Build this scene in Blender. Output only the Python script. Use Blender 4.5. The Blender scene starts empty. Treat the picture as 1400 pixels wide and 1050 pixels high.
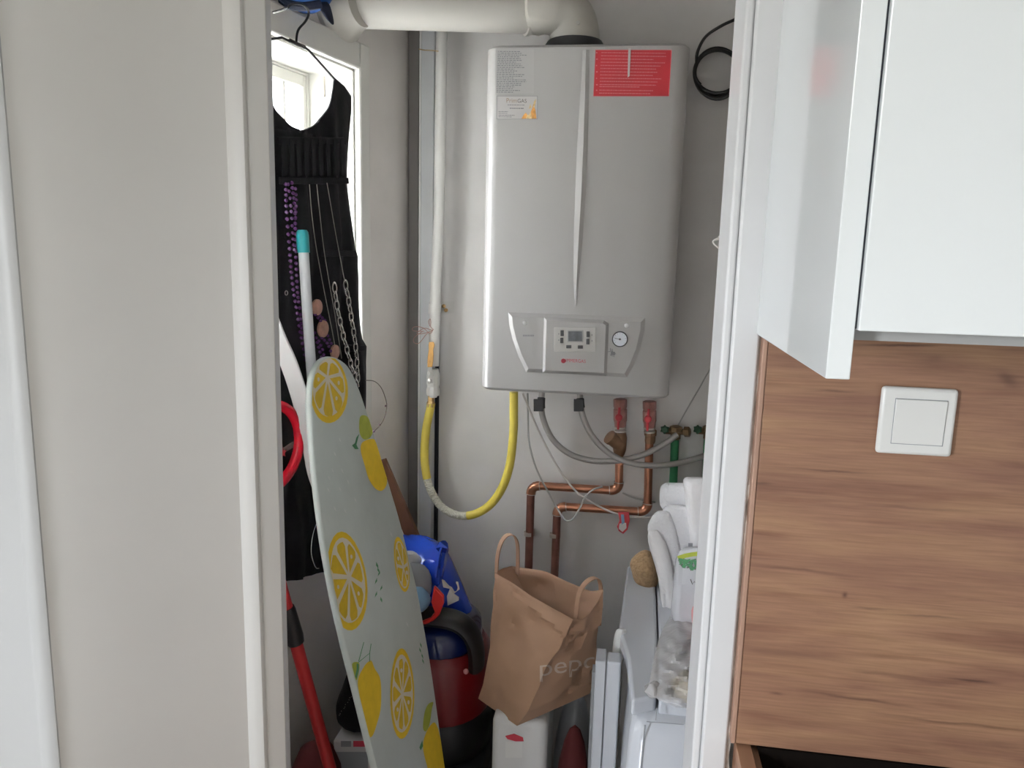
import bpy, bmesh, math, random
from mathutils import Vector, Matrix
from mathutils.bvhtree import BVHTree
random.seed(7)
S = bpy.context.scene
COL = S.collection
V = Vector
# ------------------------------------------------------------------ camera
FPX = 1050.0
EYE = V((0, 0, 1.5))
def _axes(vp=(545, 6600), yaw=8.5):
    d = V((vp[0]-700, vp[1]-525, FPX)).normalized()
    z = V((0, 0, 1))
    fh = (z - d*z.dot(d)).normalized()
    rh = d.cross(fh)
    if rh.x < 0: rh = -rh
    a = math.radians(yaw)
    return rh*math.cos(a) - fh*math.sin(a), fh*math.cos(a) + rh*math.sin(a), -d
XW, YW, ZW = _axes()
cam = bpy.data.objects.new('camera', bpy.data.cameras.new('camera'))
COL.objects.link(cam)
cam.data.sensor_width = 36
cam.data.lens = 36*FPX/1400
cam.data.clip_start = 0.02
cam.matrix_world = Matrix(((XW.x, -XW.y, -XW.z, EYE.x), (YW.x, -YW.y, -YW.z, EYE.y), (ZW.x, -ZW.y, -ZW.z, EYE.z), (0, 0, 0, 1)))
S.camera = cam
# ------------------------------------------------------------------ light
S.view_settings.view_transform = 'Standard'
S.view_settings.look = 'None'
S.view_settings.gamma = 1
S.view_settings.use_curve_mapping = False
S.view_settings.exposure = 0.0
w = bpy.data.worlds.new('overcast_sky'); S.world = w; w.use_nodes = True
wn = w.node_tree; bg = wn.nodes['Background']
tc = wn.nodes.new('ShaderNodeTexCoord'); sx = wn.nodes.new('ShaderNodeSeparateXYZ'); rp = wn.nodes.new('ShaderNodeValToRGB')
mp = wn.nodes.new('ShaderNodeMapRange'); mp.inputs[1].default_value = -0.1; mp.inputs[2].default_value = 0.1
wn.links.new(tc.outputs['Generated'], sx.inputs[0]); wn.links.new(sx.outputs[2], mp.inputs[0]); wn.links.new(mp.outputs[0], rp.inputs[0])
rp.color_ramp.elements[0].color = (0.30, 0.30, 0.28, 1)
rp.color_ramp.elements[1].color = (0.87, 0.92, 1.0, 1)
wn.links.new(rp.outputs[0], bg.inputs[0]); bg.inputs[1].default_value = 86.0
def portal(name, loc, direction, sx_, sy_):
    l = bpy.data.lights.new(name, 'AREA'); l.shape = 'RECTANGLE'; l.size = sx_; l.size_y = sy_
    l.cycles.is_portal = True
    o = bpy.data.objects.new(name, l); COL.objects.link(o); o.location = loc
    o.rotation_euler = V(direction).to_track_quat('-Z', 'Z').to_euler()
    return o
# ------------------------------------------------------------------ pixel -> plane
def ray(u, v):
    c = V((u-700, v-525, FPX))
    return V((XW.dot(c), YW.dot(c), ZW.dot(c)))
def P(u, v, Y):
    r = ray(u, v); return EYE + r*(Y/r.y)
def PX(u, v, X):
    r = ray(u, v); return EYE + r*(X/r.x)
def PZ(u, v, z):
    r = ray(u, v); return EYE + r*((z-EYE.z)/r.z)
def PP(u, v, p0, n):
    r = ray(u, v); return EYE + r*((p0-EYE).dot(n)/r.dot(n))
AL = math.radians(12.4)
EL = V((math.sin(AL), math.cos(AL), 0)); NL = V((math.cos(AL), -math.sin(AL), 0))
BACK = 1.95
CL = V((P(559, 400, BACK).x, BACK, 0))
def PL(u, v, off=0.0): return PP(u, v, CL + NL*off, NL)
def WL(s, off, z): return CL - EL*s + NL*off + V((0, 0, z))
def sL(p): return -(p-CL).dot(EL)
# ------------------------------------------------------------------ materials
def mat(name, col, rough=0.5, metal=0.0, var=0.0, scale=8.0, bump=0.0, bscale=40.0, spec=0.5, sheen=0.0, trans=0.0, alpha=1.0, coat=0.0, emit=0.0, stretch=(1,1,1)):
    m = bpy.data.materials.new(name); m.use_nodes = True
    nt = m.node_tree; b = nt.nodes['Principled BSDF']
    b.inputs['Base Color'].default_value = (*col, 1); b.inputs['Roughness'].default_value = rough
    b.inputs['Metallic'].default_value = metal; b.inputs['Specular IOR Level'].default_value = spec
    b.inputs['Sheen Weight'].default_value = sheen; b.inputs['Transmission Weight'].default_value = trans
    b.inputs['Alpha'].default_value = alpha; b.inputs['Coat Weight'].default_value = coat
    co = nt.nodes.new('ShaderNodeTexCoord'); mpg = nt.nodes.new('ShaderNodeMapping'); mpg.inputs['Scale'].default_value = stretch
    nt.links.new(co.outputs['Object'], mpg.inputs[0])
    if var > 0:
        n = nt.nodes.new('ShaderNodeTexNoise'); n.inputs['Scale'].default_value = scale; n.inputs['Detail'].default_value = 5
        nt.links.new(mpg.outputs[0], n.inputs[0])
        r = nt.nodes.new('ShaderNodeValToRGB')
        r.color_ramp.elements[0].position = 0.3; r.color_ramp.elements[1].position = 0.72
        r.color_ramp.elements[0].color = (*[max(0, c*(1-var)) for c in col], 1)
        r.color_ramp.elements[1].color = (*[min(1, c*(1+var*0.6)) for c in col], 1)
        nt.links.new(n.outputs[0], r.inputs[0]); nt.links.new(r.outputs[0], b.inputs['Base Color'])
    if bump > 0:
        n2 = nt.nodes.new('ShaderNodeTexNoise'); n2.inputs['Scale'].default_value = bscale; n2.inputs['Detail'].default_value = 4
        nt.links.new(mpg.outputs[0], n2.inputs[0])
        bp = nt.nodes.new('ShaderNodeBump'); bp.inputs['Strength'].default_value = bump; bp.inputs['Distance'].default_value = 0.004
        nt.links.new(n2.outputs[0], bp.inputs['Height']); nt.links.new(bp.outputs[0], b.inputs['Normal'])
    return m
M = {}
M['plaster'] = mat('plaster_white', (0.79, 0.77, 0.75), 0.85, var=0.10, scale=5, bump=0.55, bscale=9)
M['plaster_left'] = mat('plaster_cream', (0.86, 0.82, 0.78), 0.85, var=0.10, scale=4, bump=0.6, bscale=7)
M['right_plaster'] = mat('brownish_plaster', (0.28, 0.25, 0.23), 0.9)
M['kitchen_paint'] = mat('kitchen_paint', (0.78, 0.77, 0.74), 0.8, bump=0.2, bscale=20)
M['ceiling'] = mat('ceiling_paint', (0.58, 0.56, 0.53), 0.9)
M['floor'] = mat('floor_tile', (0.50, 0.46, 0.42), 0.5, var=0.2)
M['paint'] = mat('gloss_white_paint', (0.66, 0.66, 0.66), 0.38, var=0.03, scale=6, bump=0.12, bscale=14)
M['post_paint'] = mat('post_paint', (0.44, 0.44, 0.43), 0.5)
M['door_paint'] = mat('door_paint', (0.70, 0.68, 0.64), 0.42, var=0.03, scale=4, bump=0.15, bscale=7)
M['window_paint'] = mat('window_paint', (0.80, 0.79, 0.74), 0.4, var=0.04, scale=12, bump=0.15, bscale=20)
M['edge_crack'] = mat('chipped_edge', (0.58, 0.52, 0.46), 0.9, var=0.3, scale=60, bump=0.6, bscale=60)
M['glass'] = mat('window_glass', (1, 1, 1), 0.0, trans=1.0, spec=0.3)
M['boiler'] = mat('boiler_enamel', (0.46, 0.45, 0.44), 0.28, coat=0.15, var=0.015, scale=3)
M['plastic_grey'] = mat('panel_plastic', (0.46, 0.45, 0.44), 0.35)
M['plastic_light'] = mat('display_plate_plastic', (0.60, 0.585, 0.56), 0.45)
M['white_plastic'] = mat('white_plastic', (0.78, 0.78, 0.77), 0.35, var=0.02)
M['gauge_white'] = mat('gauge_face', (0.80, 0.83, 0.88), 0.4)
M['dark_grey'] = mat('dark_grey_plastic', (0.05, 0.05, 0.055), 0.4)
M['black'] = mat('black_plastic', (0.012, 0.012, 0.013), 0.35)
M['screen'] = mat('display_glass', (0.12, 0.13, 0.14), 0.15, var=0.5, scale=60)
M['ink_grey'] = mat('grey_ink', (0.25, 0.25, 0.26), 0.6)
M['ink_dark'] = mat('dark_ink', (0.13, 0.11, 0.10), 0.6)
M['ink_brown'] = mat('brown_ink', (0.38, 0.27, 0.19), 0.6)
M['ink_red'] = mat('red_ink', (0.55, 0.04, 0.07), 0.5)
M['ink_pink'] = mat('pale_pink_ink', (0.56, 0.20, 0.21), 0.5)
M['label_red'] = mat('red_label', (0.43, 0.018, 0.028), 0.45, var=0.12, scale=14)
M['label_clear'] = mat('clear_label', (0.50, 0.49, 0.48), 0.3)
M['card'] = mat('card_paper', (0.60, 0.58, 0.57), 0.5)
M['flame'] = mat('flame_orange', (0.72, 0.34, 0.08), 0.5, var=0.4, scale=120)
M['flame_pale'] = mat('flame_yellow', (0.80, 0.60, 0.30), 0.5, var=0.3, scale=150)
M['flue'] = mat('flue_enamel', (0.70, 0.68, 0.63), 0.4, var=0.04, scale=5)
M['flue_elbow'] = mat('flue_plastic', (0.55, 0.53, 0.48), 0.5, var=0.1, scale=12)
M['trunk_blue'] = mat('white_trunking', (0.66, 0.68, 0.70), 0.4, var=0.04)
M['recess_shade'] = mat('recess_shade_strip', (0.24, 0.225, 0.215), 0.7, var=0.1)  # grey stands in for the shadow of the corner recess
M['gas_white'] = mat('painted_gas_pipe', (0.76, 0.75, 0.72), 0.4, var=0.03, bump=0.1)
M['orange'] = mat('worn_orange_rubber', (0.60, 0.33, 0.09), 0.55, var=0.2, scale=60)
M['steel'] = mat('steel', (0.55, 0.54, 0.52), 0.35, metal=0.9)
M['braid'] = mat('braided_steel', (0.50, 0.48, 0.46), 0.42, metal=0.6, bump=0.5, bscale=400)
M['yellow_hose'] = mat('yellow_hose', (0.72, 0.58, 0.09), 0.4, var=0.12, scale=25)
M['pale_hose'] = mat('pale_corrugated_hose', (0.72, 0.70, 0.60), 0.4, var=0.1, scale=60)
M['brass'] = mat('brass', (0.50, 0.33, 0.14), 0.35, metal=0.8, var=0.2, scale=50)
M['bronze'] = mat('bronze_casting', (0.33, 0.19, 0.11), 0.5, metal=0.55, var=0.2, scale=50, bump=0.2)
M['copper'] = mat('copper_pipe', (0.47, 0.21, 0.125), 0.33, metal=0.75, var=0.25, scale=25)
M['copper_dull'] = mat('dull_copper_pipe', (0.24, 0.10, 0.075), 0.45, metal=0.5, var=0.25, scale=30)
M['solder'] = mat('solder', (0.62, 0.55, 0.50), 0.4, metal=0.6)
M['valve_red'] = mat('valve_red', (0.55, 0.06, 0.07), 0.3)
M['valve_body'] = mat('valve_body', (0.45, 0.22, 0.19), 0.35, metal=0.5, var=0.3, scale=60)
M['cable_grey'] = mat('grey_cable', (0.50, 0.49, 0.47), 0.5)
M['cable_white'] = mat('white_cable', (0.72, 0.68, 0.64), 0.45)
M['cable_black'] = mat('black_cable', (0.012, 0.011, 0.011), 0.4)
M['wire_copper'] = mat('pinkish_wire', (0.50, 0.30, 0.26), 0.5)
M['wire_brown'] = mat('dark_wire', (0.10, 0.075, 0.06), 0.4, metal=0.3)
M['string'] = mat('jute_string', (0.55, 0.42, 0.24), 0.8)
M['tap_green'] = mat('tarnished_green', (0.03, 0.10, 0.05), 0.5, var=0.4, scale=90)
M['tap_brass'] = mat('tarnished_brass', (0.22, 0.14, 0.07), 0.45, metal=0.6, var=0.4, scale=70)
M['green'] = mat('green_pipe', (0.02, 0.17, 0.06), 0.4)
M['cloth_black'] = mat('black_fabric', (0.011, 0.010, 0.012), 0.9, var=0.4, scale=30, bump=0.4, bscale=60, sheen=0.05, spec=0.2)
M['bead_purple'] = mat('purple_beads', (0.10, 0.035, 0.13), 0.25)
M['bead_dark'] = mat('dark_beads', (0.10, 0.05, 0.08), 0.2)
M['wood_disc'] = mat('wooden_disc', (0.42, 0.22, 0.16), 0.5, var=0.25, scale=80)
M['silver'] = mat('silver', (0.75, 0.74, 0.72), 0.25, metal=0.9)
M['chain_thin'] = mat('thin_chain', (0.30, 0.28, 0.25), 0.4, metal=0.7)
M['teal'] = mat('teal_plastic', (0.02, 0.30, 0.33), 0.4)
M['pole_white'] = mat('white_pole', (0.66, 0.67, 0.69), 0.35)
M['red_gloss'] = mat('glossy_red_plastic', (0.42, 0.004, 0.014), 0.18)
M['red_dull'] = mat('red_pole', (0.42, 0.02, 0.02), 0.4)
M['cover'] = mat('pale_grey_green_cotton', (0.56, 0.61, 0.58), 0.85, var=0.04, scale=20, bump=0.15, bscale=90)
M['lemon'] = mat('lemon_yellow_print', (0.78, 0.53, 0.02), 0.8, var=0.08, scale=60)
M['lemon_dark'] = mat('lemon_segment_print', (0.68, 0.46, 0.02), 0.8, var=0.12, scale=70)
M['pith'] = mat('cream_print', (0.74, 0.68, 0.56), 0.8)
M['leaf'] = mat('leaf_green_print', (0.09, 0.28, 0.13), 0.8)
M['leaf_light'] = mat('lime_green_print', (0.42, 0.47, 0.06), 0.8, var=0.15, scale=60)
M['speck'] = mat('pale_speck_print', (0.68, 0.71, 0.68), 0.8)
M['kraft'] = mat('kraft_paper', (0.47, 0.29, 0.19), 0.75, var=0.06, scale=15, bump=0.15, bscale=25)
M['kraft_print'] = mat('white_print', (0.62, 0.50, 0.42), 0.7)
M['bag_blue'] = mat('blue_plastic_bag', (0.008, 0.05, 0.42), 0.25, var=0.15, scale=12, bump=0.4, bscale=25)
M['bag_white'] = mat('white_plastic_bag', (0.72, 0.72, 0.72), 0.3, bump=0.5, bscale=40)
M['bag_grey'] = mat('grey_plastic_bag', (0.30, 0.31, 0.33), 0.3, bump=0.5, bscale=35)
M['bag_paleblue'] = mat('pale_blue_plastic', (0.22, 0.40, 0.60), 0.3, bump=0.5, bscale=35)
M['bag_red'] = mat('red_plastic_bag', (0.60, 0.02, 0.015), 0.3, bump=0.3, bscale=40)
M['vac_blue'] = mat('blue_translucent_dome', (0.003, 0.010, 0.075), 0.15, coat=0.3)
M['vac_red'] = mat('red_vacuum_shell', (0.15, 0.004, 0.006), 0.28)
M['vac_black'] = mat('black_vacuum_rubber', (0.008, 0.008, 0.009), 0.45)
M['crate'] = mat('dark_grey_crate', (0.02, 0.022, 0.026), 0.5)
M['plank'] = mat('reddish_plank', (0.24, 0.11, 0.06), 0.6, var=0.2, scale=20)
M['maroon'] = mat('maroon_cloth', (0.10, 0.012, 0.014), 0.8)
M['washer'] = mat('washer_enamel', (0.57, 0.59, 0.63), 0.22, var=0.02)
M['towel'] = mat('white_terry', (0.86, 0.85, 0.87), 0.95, bump=0.8, bscale=160, sheen=0.3)
M['linen'] = mat('white_linen', (0.86, 0.84, 0.84), 0.9, bump=0.4, bscale=200)
M['tan'] = mat('tan_felt', (0.40, 0.26, 0.14), 0.95, var=0.3, scale=160, bump=0.9, bscale=220)
M['clear_bag'] = mat('hazy_clear_bag', (0.66, 0.64, 0.63), 0.22, bump=1.0, bscale=22, alpha=0.55)
M['bread'] = mat('bread', (0.62, 0.52, 0.33), 0.8, var=0.3, scale=60)
M['pink'] = mat('pink_pack', (0.62, 0.28, 0.28), 0.6)
M['rocker'] = mat('switch_plastic', (0.74, 0.74, 0.71), 0.3)
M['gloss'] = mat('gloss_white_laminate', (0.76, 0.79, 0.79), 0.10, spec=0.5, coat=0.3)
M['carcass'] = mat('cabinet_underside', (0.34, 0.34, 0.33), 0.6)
M['gap'] = mat('gap_shade', (0.02, 0.022, 0.03), 0.8)  # near-black colour painted as the shade inside narrow gaps
M['inside_shade'] = mat('shade_coloured_board', (0.006, 0.004, 0.003), 0.9, spec=0.1)  # colour taken down to near black as the cabinet's inner shade
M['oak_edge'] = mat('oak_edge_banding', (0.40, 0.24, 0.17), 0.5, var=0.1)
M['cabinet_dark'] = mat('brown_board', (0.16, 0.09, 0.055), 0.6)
M['blue_hat'] = mat('royal_blue_cloth', (0.005, 0.07, 0.30), 0.6)
M['navy'] = mat('navy_cloth', (0.006, 0.010, 0.03), 0.7)
def wood_material(streaks):
    m = bpy.data.materials.new('oak_laminate'); m.use_nodes = True
    nt = m.node_tree; b = nt.nodes['Principled BSDF']; L = nt.links.new; N = nt.nodes.new
    b.inputs['Roughness'].default_value = 0.5
    co = N('ShaderNodeTexCoord')
    def noise(sc, scale, det=6, dist=0.0):
        mg = N('ShaderNodeMapping'); mg.inputs['Scale'].default_value = sc; L(co.outputs['Object'], mg.inputs[0])
        n = N('ShaderNodeTexNoise'); n.inputs['Scale'].default_value = scale; n.inputs['Detail'].default_value = det; n.inputs['Distortion'].default_value = dist
        L(mg.outputs[0], n.inputs[0]); return n.outputs[0]
    def ramp(x, stops):
        r = N('ShaderNodeValToRGB'); e = r.color_ramp.elements
        e[0].position, e[0].color = stops[0][0], (*stops[0][1], 1); e[1].position, e[1].color = stops[-1][0], (*stops[-1][1], 1)
        for p_, c_ in stops[1:-1]:
            q = e.new(p_); q.color = (*c_, 1)
        L(x, r.inputs[0]); return r.outputs[0]
    def mix(fac, a, c, blend='MULTIPLY'):
        x = N('ShaderNodeMix'); x.data_type = 'RGBA'; x.blend_type = blend
        if hasattr(fac, 'links'): L(fac, x.inputs[0])
        else: x.inputs[0].default_value = fac
        L(a, x.inputs[6])
        if hasattr(c, 'links'): L(c, x.inputs[7])
        else: x.inputs[7].default_value = (*c, 1)
        return x.outputs[2]
    base = ramp(noise((1.6, 1, 9), 2.6, 5, 0.6), [(0.30, (0.235, 0.115, 0.075)), (0.5, (0.31, 0.165, 0.10)), (0.72, (0.39, 0.225, 0.125))])
    grain = ramp(noise((5, 1, 110), 3.0, 6, 0.3), [(0.3, (0.80, 0.78, 0.76)), (0.7, (1.06, 1.06, 1.06))])
    c = mix(1.0, base, grain)
    dk = ramp(noise((1.1, 1, 16), 3.2, 7, 1.0), [(0.0, (0.72, 0.66, 0.62)), (0.36, (0.86, 0.82, 0.80)), (0.46, (1, 1, 1))])
    c = mix(1.0, c, dk)
    sep = N('ShaderNodeSeparateXYZ'); L(co.outputs['Object'], sep.inputs[0])
    wob = noise((18, 1, 18), 1.0, 4)
    def mth(op, a, c_=None):
        x = N('ShaderNodeMath'); x.operation = op
        for i, q in enumerate((a, c_)):
            if q is None: continue
            if hasattr(q, 'links'): L(q, x.inputs[i])
            else: x.inputs[i].default_value = q
        return x.outputs[0]
    wz = mth('MULTIPLY', mth('SUBTRACT', wob, 0.5), 0.008)
    for (x0, z0, a, bb, sl, st) in streaks:      # dark knots and cracks printed in the laminate
        dx = mth('SUBTRACT', sep.outputs[0], x0)
        dz = mth('SUBTRACT', mth('ADD', mth('SUBTRACT', sep.outputs[2], z0), wz), mth('MULTIPLY', dx, sl))
        d = mth('ADD', mth('POWER', mth('ABSOLUTE', mth('DIVIDE', dx, a)), 2.0), mth('POWER', mth('ABSOLUTE', mth('DIVIDE', dz, bb)), 2.0))
        f = mth('MULTIPLY', mth('EXPONENT', mth('MULTIPLY', d, -1.0)), st)
        c = mix(f, c, (0.06, 0.025, 0.018), 'MIX')
    L(c, b.inputs['Base Color'])
    return m
# ------------------------------------------------------------------ geometry helpers: each returns (verts, faces)
def join(*gs):
    vs, fs = [], []
    for g in gs:
        o = len(vs); vs += g[0]; fs += [tuple(i+o for i in f) for f in g[1]]
    return vs, fs
def box(x0, x1, y0, y1, z0, z1):
    v = [V((x, y, z)) for x in (x0, x1) for y in (y0, y1) for z in (z0, z1)]
    return v, [(0,1,3,2), (4,6,7,5), (0,4,5,1), (2,3,7,6), (0,2,6,4), (1,5,7,3)]
def hexa(a, b):        # two quads of four points each
    return list(a)+list(b), [(3,2,1,0), (4,5,6,7), (0,1,5,4), (1,2,6,5), (2,3,7,6), (3,0,4,7)]
def prism(poly, ext):
    n = len(poly); ext = V(ext)
    v = list(poly) + [p+ext for p in poly]
    return v, [tuple(range(n))[::-1], tuple(range(n, 2*n))] + [(i, (i+1) % n, n+(i+1) % n, n+i) for i in range(n)]
def loft(loops, cap0=True, cap1=True, closed=True):
    n = len(loops[0]); v = [p for l in loops for p in l]; f = []
    for k in range(len(loops)-1):
        for i in range(n if closed else n-1):
            j = (i+1) % n
            f.append((k*n+i, k*n+j, (k+1)*n+j, (k+1)*n+i))
    if cap0: f.append(tuple(range(n))[::-1])
    if cap1: f.append(tuple(range((len(loops)-1)*n, len(loops)*n)))
    return v, f
def spline(pts, k=6, closed=False):
    pts = [V(p) for p in pts]; n = len(pts); out = []
    for i in range(n if closed else n-1):
        if closed: a, b, c, d = pts[i-1], pts[i], pts[(i+1) % n], pts[(i+2) % n]
        else:
            b, c = pts[i], pts[i+1]
            a = pts[i-1] if i else b*2-c
            d = pts[i+2] if i+2 < n else c*2-b
        for q in range(k):
            t = q/k
            out.append(0.5*((2*b) + (c-a)*t + (2*a-5*b+4*c-d)*t*t + (3*b-a-3*c+d)*t**3))
    if not closed: out.append(pts[-1])
    return out
def tube(pts, r, n=10, flat=None, up=None, closed=False):
    pts = [V(p) for p in pts]; m = len(pts); loops = []; prev = None
    for i, p in enumerate(pts):
        if closed: t = (pts[(i+1) % m]-pts[i-1]).normalized()
        else: t = (pts[min(i+1, m-1)]-pts[max(i-1, 0)]).normalized()
        if prev is None:
            q = V(up) if up else (V((0, 0, 1)) if abs(t.z) < 0.9 else V((0, 1, 0)))
            prev = q
        if up: prev = V(up)
        a = (prev - t*prev.dot(t)).normalized(); b = t.cross(a); prev = a
        rr = r[i] if isinstance(r, (list, tuple)) else r
        ra, rb = (rr, rr) if flat is None else (rr*flat[0], rr*flat[1])
        loops.append([p + a*ra*math.cos(2*math.pi*j/n) + b*rb*math.sin(2*math.pi*j/n) for j in range(n)])
    if closed:
        loops.append(loops[0]); return loft(loops, False, False)
    return loft(loops)
def ribbon(pts, wdir, w, th):
    pts = [V(p) for p in pts]; wd = V(wdir).normalized(); loops = []
    for i, p in enumerate(pts):
        t = (pts[min(i+1, len(pts)-1)]-pts[max(i-1, 0)]).normalized()
        a = (wd - t*wd.dot(t)).normalized(); b = t.cross(a)
        loops.append([p+a*w/2+b*th/2, p-a*w/2+b*th/2, p-a*w/2-b*th/2, p+a*w/2-b*th/2])
    return loft(loops)
def lathe(c, axis, prof, n=20):
    c = V(c); ax = V(axis).normalized()
    q = V((0, 0, 1)) if abs(ax.z) < 0.9 else V((1, 0, 0))
    a = (q-ax*q.dot(ax)).normalized(); b = ax.cross(a)
    return loft([[c+ax*h+(a*math.cos(2*math.pi*j/n)+b*math.sin(2*math.pi*j/n))*max(r, 1e-5) for j in range(n)] for r, h in prof])
def cyl(c, axis, r, h, n=16): return lathe(c, axis, [(r, 0), (r, h)], n)
def ball(c, rx, ry=None, rz=None, n=10, m=7, fn=None):
    ry = ry or rx; rz = rz or rx; c = V(c); loops = []
    for k in range(m+1):
        th = math.pi*k/m
        l = []
        for j in range(n):
            ph = 2*math.pi*j/n
            d = V((math.sin(th)*math.cos(ph), math.sin(th)*math.sin(ph), -math.cos(th)))
            s = fn(d) if fn else 1.0
            if k in (0, m): d = V((0, 0, -1 if k == 0 else 1)); s = fn(d) if fn else 1.0
            l.append(c+V((d.x*rx, d.y*ry, d.z*rz))*s)
        loops.append(l)
    return loft(loops)
def lumpy(seed, amp, freq=3.0):
    rnd = random.Random(seed); ks = [(V((rnd.uniform(-1, 1), rnd.uniform(-1, 1), rnd.uniform(-1, 1))).normalized(), rnd.uniform(0, 6.3), rnd.uniform(0.6, 1.6)) for _ in range(5)]
    return lambda d: 1+amp*sum(math.sin(freq*f*d.dot(k)+p) for k, p, f in ks)/2.5
def xf(g, mtx): return [mtx @ p for p in g[0]], g[1]
def inset(poly, d):      # polygon given in order, roughly in the X-Z plane: pull every corner in by d
    n = len(poly); c = sum(poly, V())/n; out = []
    for i in range(n):
        e1 = (poly[i]-poly[i-1]).normalized(); e2 = (poly[(i+1) % n]-poly[i]).normalized()
        y = V((0, 1, 0)); n1 = e1.cross(y); n2 = e2.cross(y)
        if n1.dot(c-poly[i]) < 0: n1 = -n1
        if n2.dot(c-poly[i]) < 0: n2 = -n2
        q = (n1+n2); q = q/max(0.4, q.length_squared/2)
        out.append(poly[i]+q*d)
    return out
# ------------------------------------------------------------------ object helpers
ORG = {}
def obj(name, g, m, parent=None, smooth=True, bevel=0.0, seg=2, angle=40, label=None, solid=0.0, sub=0):
    vs, fs = g
    if parent is None:
        xs = [p.x for p in vs]; ys = [p.y for p in vs]; zs = [p.z for p in vs]
        o0 = V(((min(xs)+max(xs))/2, (min(ys)+max(ys))/2, min(zs)))
    else: o0 = ORG[parent.name]
    me = bpy.data.meshes.new(name)
    me.from_pydata([tuple(p-o0) for p in vs], [], fs)
    bm = bmesh.new(); bm.from_mesh(me)
    bmesh.ops.recalc_face_normals(bm, faces=bm.faces); bm.to_mesh(me); bm.free()
    ms = m if isinstance(m, (list, tuple)) else [m]
    for q in ms: me.materials.append(q)
    if smooth:
        me.shade_smooth(); me.set_sharp_from_angle(angle=math.radians(angle))
    o = bpy.data.objects.new(name, me); COL.objects.link(o)
    if parent is None: o.location = o0
    else: o.parent = parent
    ORG[o.name] = o0
    if solid:
        s = o.modifiers.new('solid', 'SOLIDIFY'); s.thickness = solid; s.offset = 0
    if sub:
        s = o.modifiers.new('sub', 'SUBSURF'); s.levels = sub; s.render_levels = sub
    if bevel:
        b = o.modifiers.new('bevel', 'BEVEL'); b.width = bevel; b.segments = seg; b.limit_method = 'ANGLE'; b.angle_limit = math.radians(35)
    if label: o['label'] = label
    return o
def tag(o, label, cat, group=None):
    o['label'] = label; o['category'] = cat
    if group: o['group'] = group
    return o
def thing(name, label, cat, loc, group=None):
    o = bpy.data.objects.new(name, None); COL.objects.link(o); o.location = loc; o.empty_display_size = 0.05
    ORG[o.name] = V(loc); return tag(o, label, cat, group)
def struct(name, g, m, **k):
    o = obj(name, g, m, **k); 
    if o.parent is None: o['kind'] = 'structure'
    return o
def text_geo(s, size, spacing=1.0, res=4):
    c = bpy.data.curves.new('txt', 'FONT'); c.body = s; c.size = size; c.space_character = spacing; c.resolution_u = res
    o = bpy.data.objects.new('txt', c); COL.objects.link(o)
    dg = bpy.context.evaluated_depsgraph_get(); dg.update()
    me = bpy.data.meshes.new_from_object(o.evaluated_get(dg))
    g = [v.co.copy() for v in me.vertices], [tuple(p.vertices) for p in me.polygons]
    bpy.data.objects.remove(o); bpy.data.curves.remove(c); bpy.data.meshes.remove(me)
    return g
def fit_text(s, at, u0, v0, u1, v1, sizeh, spacing=1.0, bold=0):   # map unit text to a px rectangle on a plane given by at(u,v)
    g = text_geo(s, 1.0, spacing)
    xs = [p.x for p in g[0]]; ys = [p.y for p in g[0]]; w_ = max(xs)-min(xs); h_ = max(ys)-min(ys); x0 = min(xs); y0 = min(ys)
    a, b = at(u0, v0), at(u1, v1)      # baseline from a to b
    ex = (b-a)/w_
    upv = (at(u0, v0-sizeh)-a)/h_
    return [a+ex*(p.x-x0)+upv*(p.y-y0) for p in g[0]], g[1]
def plate(at0, at1, u0, v0, u1, v1):      # thin slab on px rectangle
    q = [(u0, v0), (u1, v0), (u1, v1), (u0, v1)]
    return hexa([at0(*k) for k in q], [at1(*k) for k in q])

# =================================================================== STRUCTURE
H = 2.5
KW = 0.90            # kitchen face of the wall around the closet opening
KX0, KX1, KY0 = -1.7, 1.7, -2.2
RX = 0.33
struct('floor', join(box(KX0-0.1, KX1+0.1, KY0-0.1, 1.04, -0.1, 0.0), box(-0.86, RX+0.12, 1.04, BACK+0.15, -0.1, 0.0)), M['floor'], smooth=False)
struct('ceiling', join(box(KX0-0.1, KX1+0.1, KY0-0.1, 1.04, H, H+0.1), box(-0.86, RX+0.12, 1.04, BACK+0.15, H, H+0.1)), M['ceiling'], smooth=False)
struct('wall_back', box(-0.68, RX+0.15, BACK, BACK+0.15, 0, H), M['plaster'], smooth=False)
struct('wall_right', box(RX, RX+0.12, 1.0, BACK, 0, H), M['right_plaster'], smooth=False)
jx0 = -0.50; jx1 = P(982, 525, KW).x
struct('wall_front', join(box(jx1+0.045, KX1, KW+0.02, KW+0.10, 0, H), box(KX0-0.1, jx0-0.05, KW+0.07, KW+0.14, 0, H), box(jx0-0.05, jx1+0.045, KW+0.02, KW+0.10, 2.12, H)), M['kitchen_paint'], smooth=False)
struct('wall_kitchen_right', box(KX1, KX1+0.1, KY0, KW+0.1, 0, H), M['kitchen_paint'], smooth=False)
# kitchen window in the left wall, behind the camera
ky0, ky1, kz0, kz1 = -1.6, -0.94, 1.15, 1.85
struct('wall_kitchen_rear', box(KX0, KX1, KY0-0.1, KY0, 0, H), M['kitchen_paint'], smooth=False)
struct('wall_kitchen_left', join(box(KX0-0.1, KX0, KY0, ky0, 0, H), box(KX0-0.1, KX0, ky1, KW+0.1, 0, H), box(KX0-0.1, KX0, ky0, ky1, 0, kz0), box(KX0-0.1, KX0, ky0, ky1, kz1, H)), M['kitchen_paint'], smooth=False)
portal('kitchen_window_portal', (KX0-0.05, (ky0+ky1)/2, (kz0+kz1)/2), (1, 0, 0), ky1-ky0, kz1-kz0)
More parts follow.
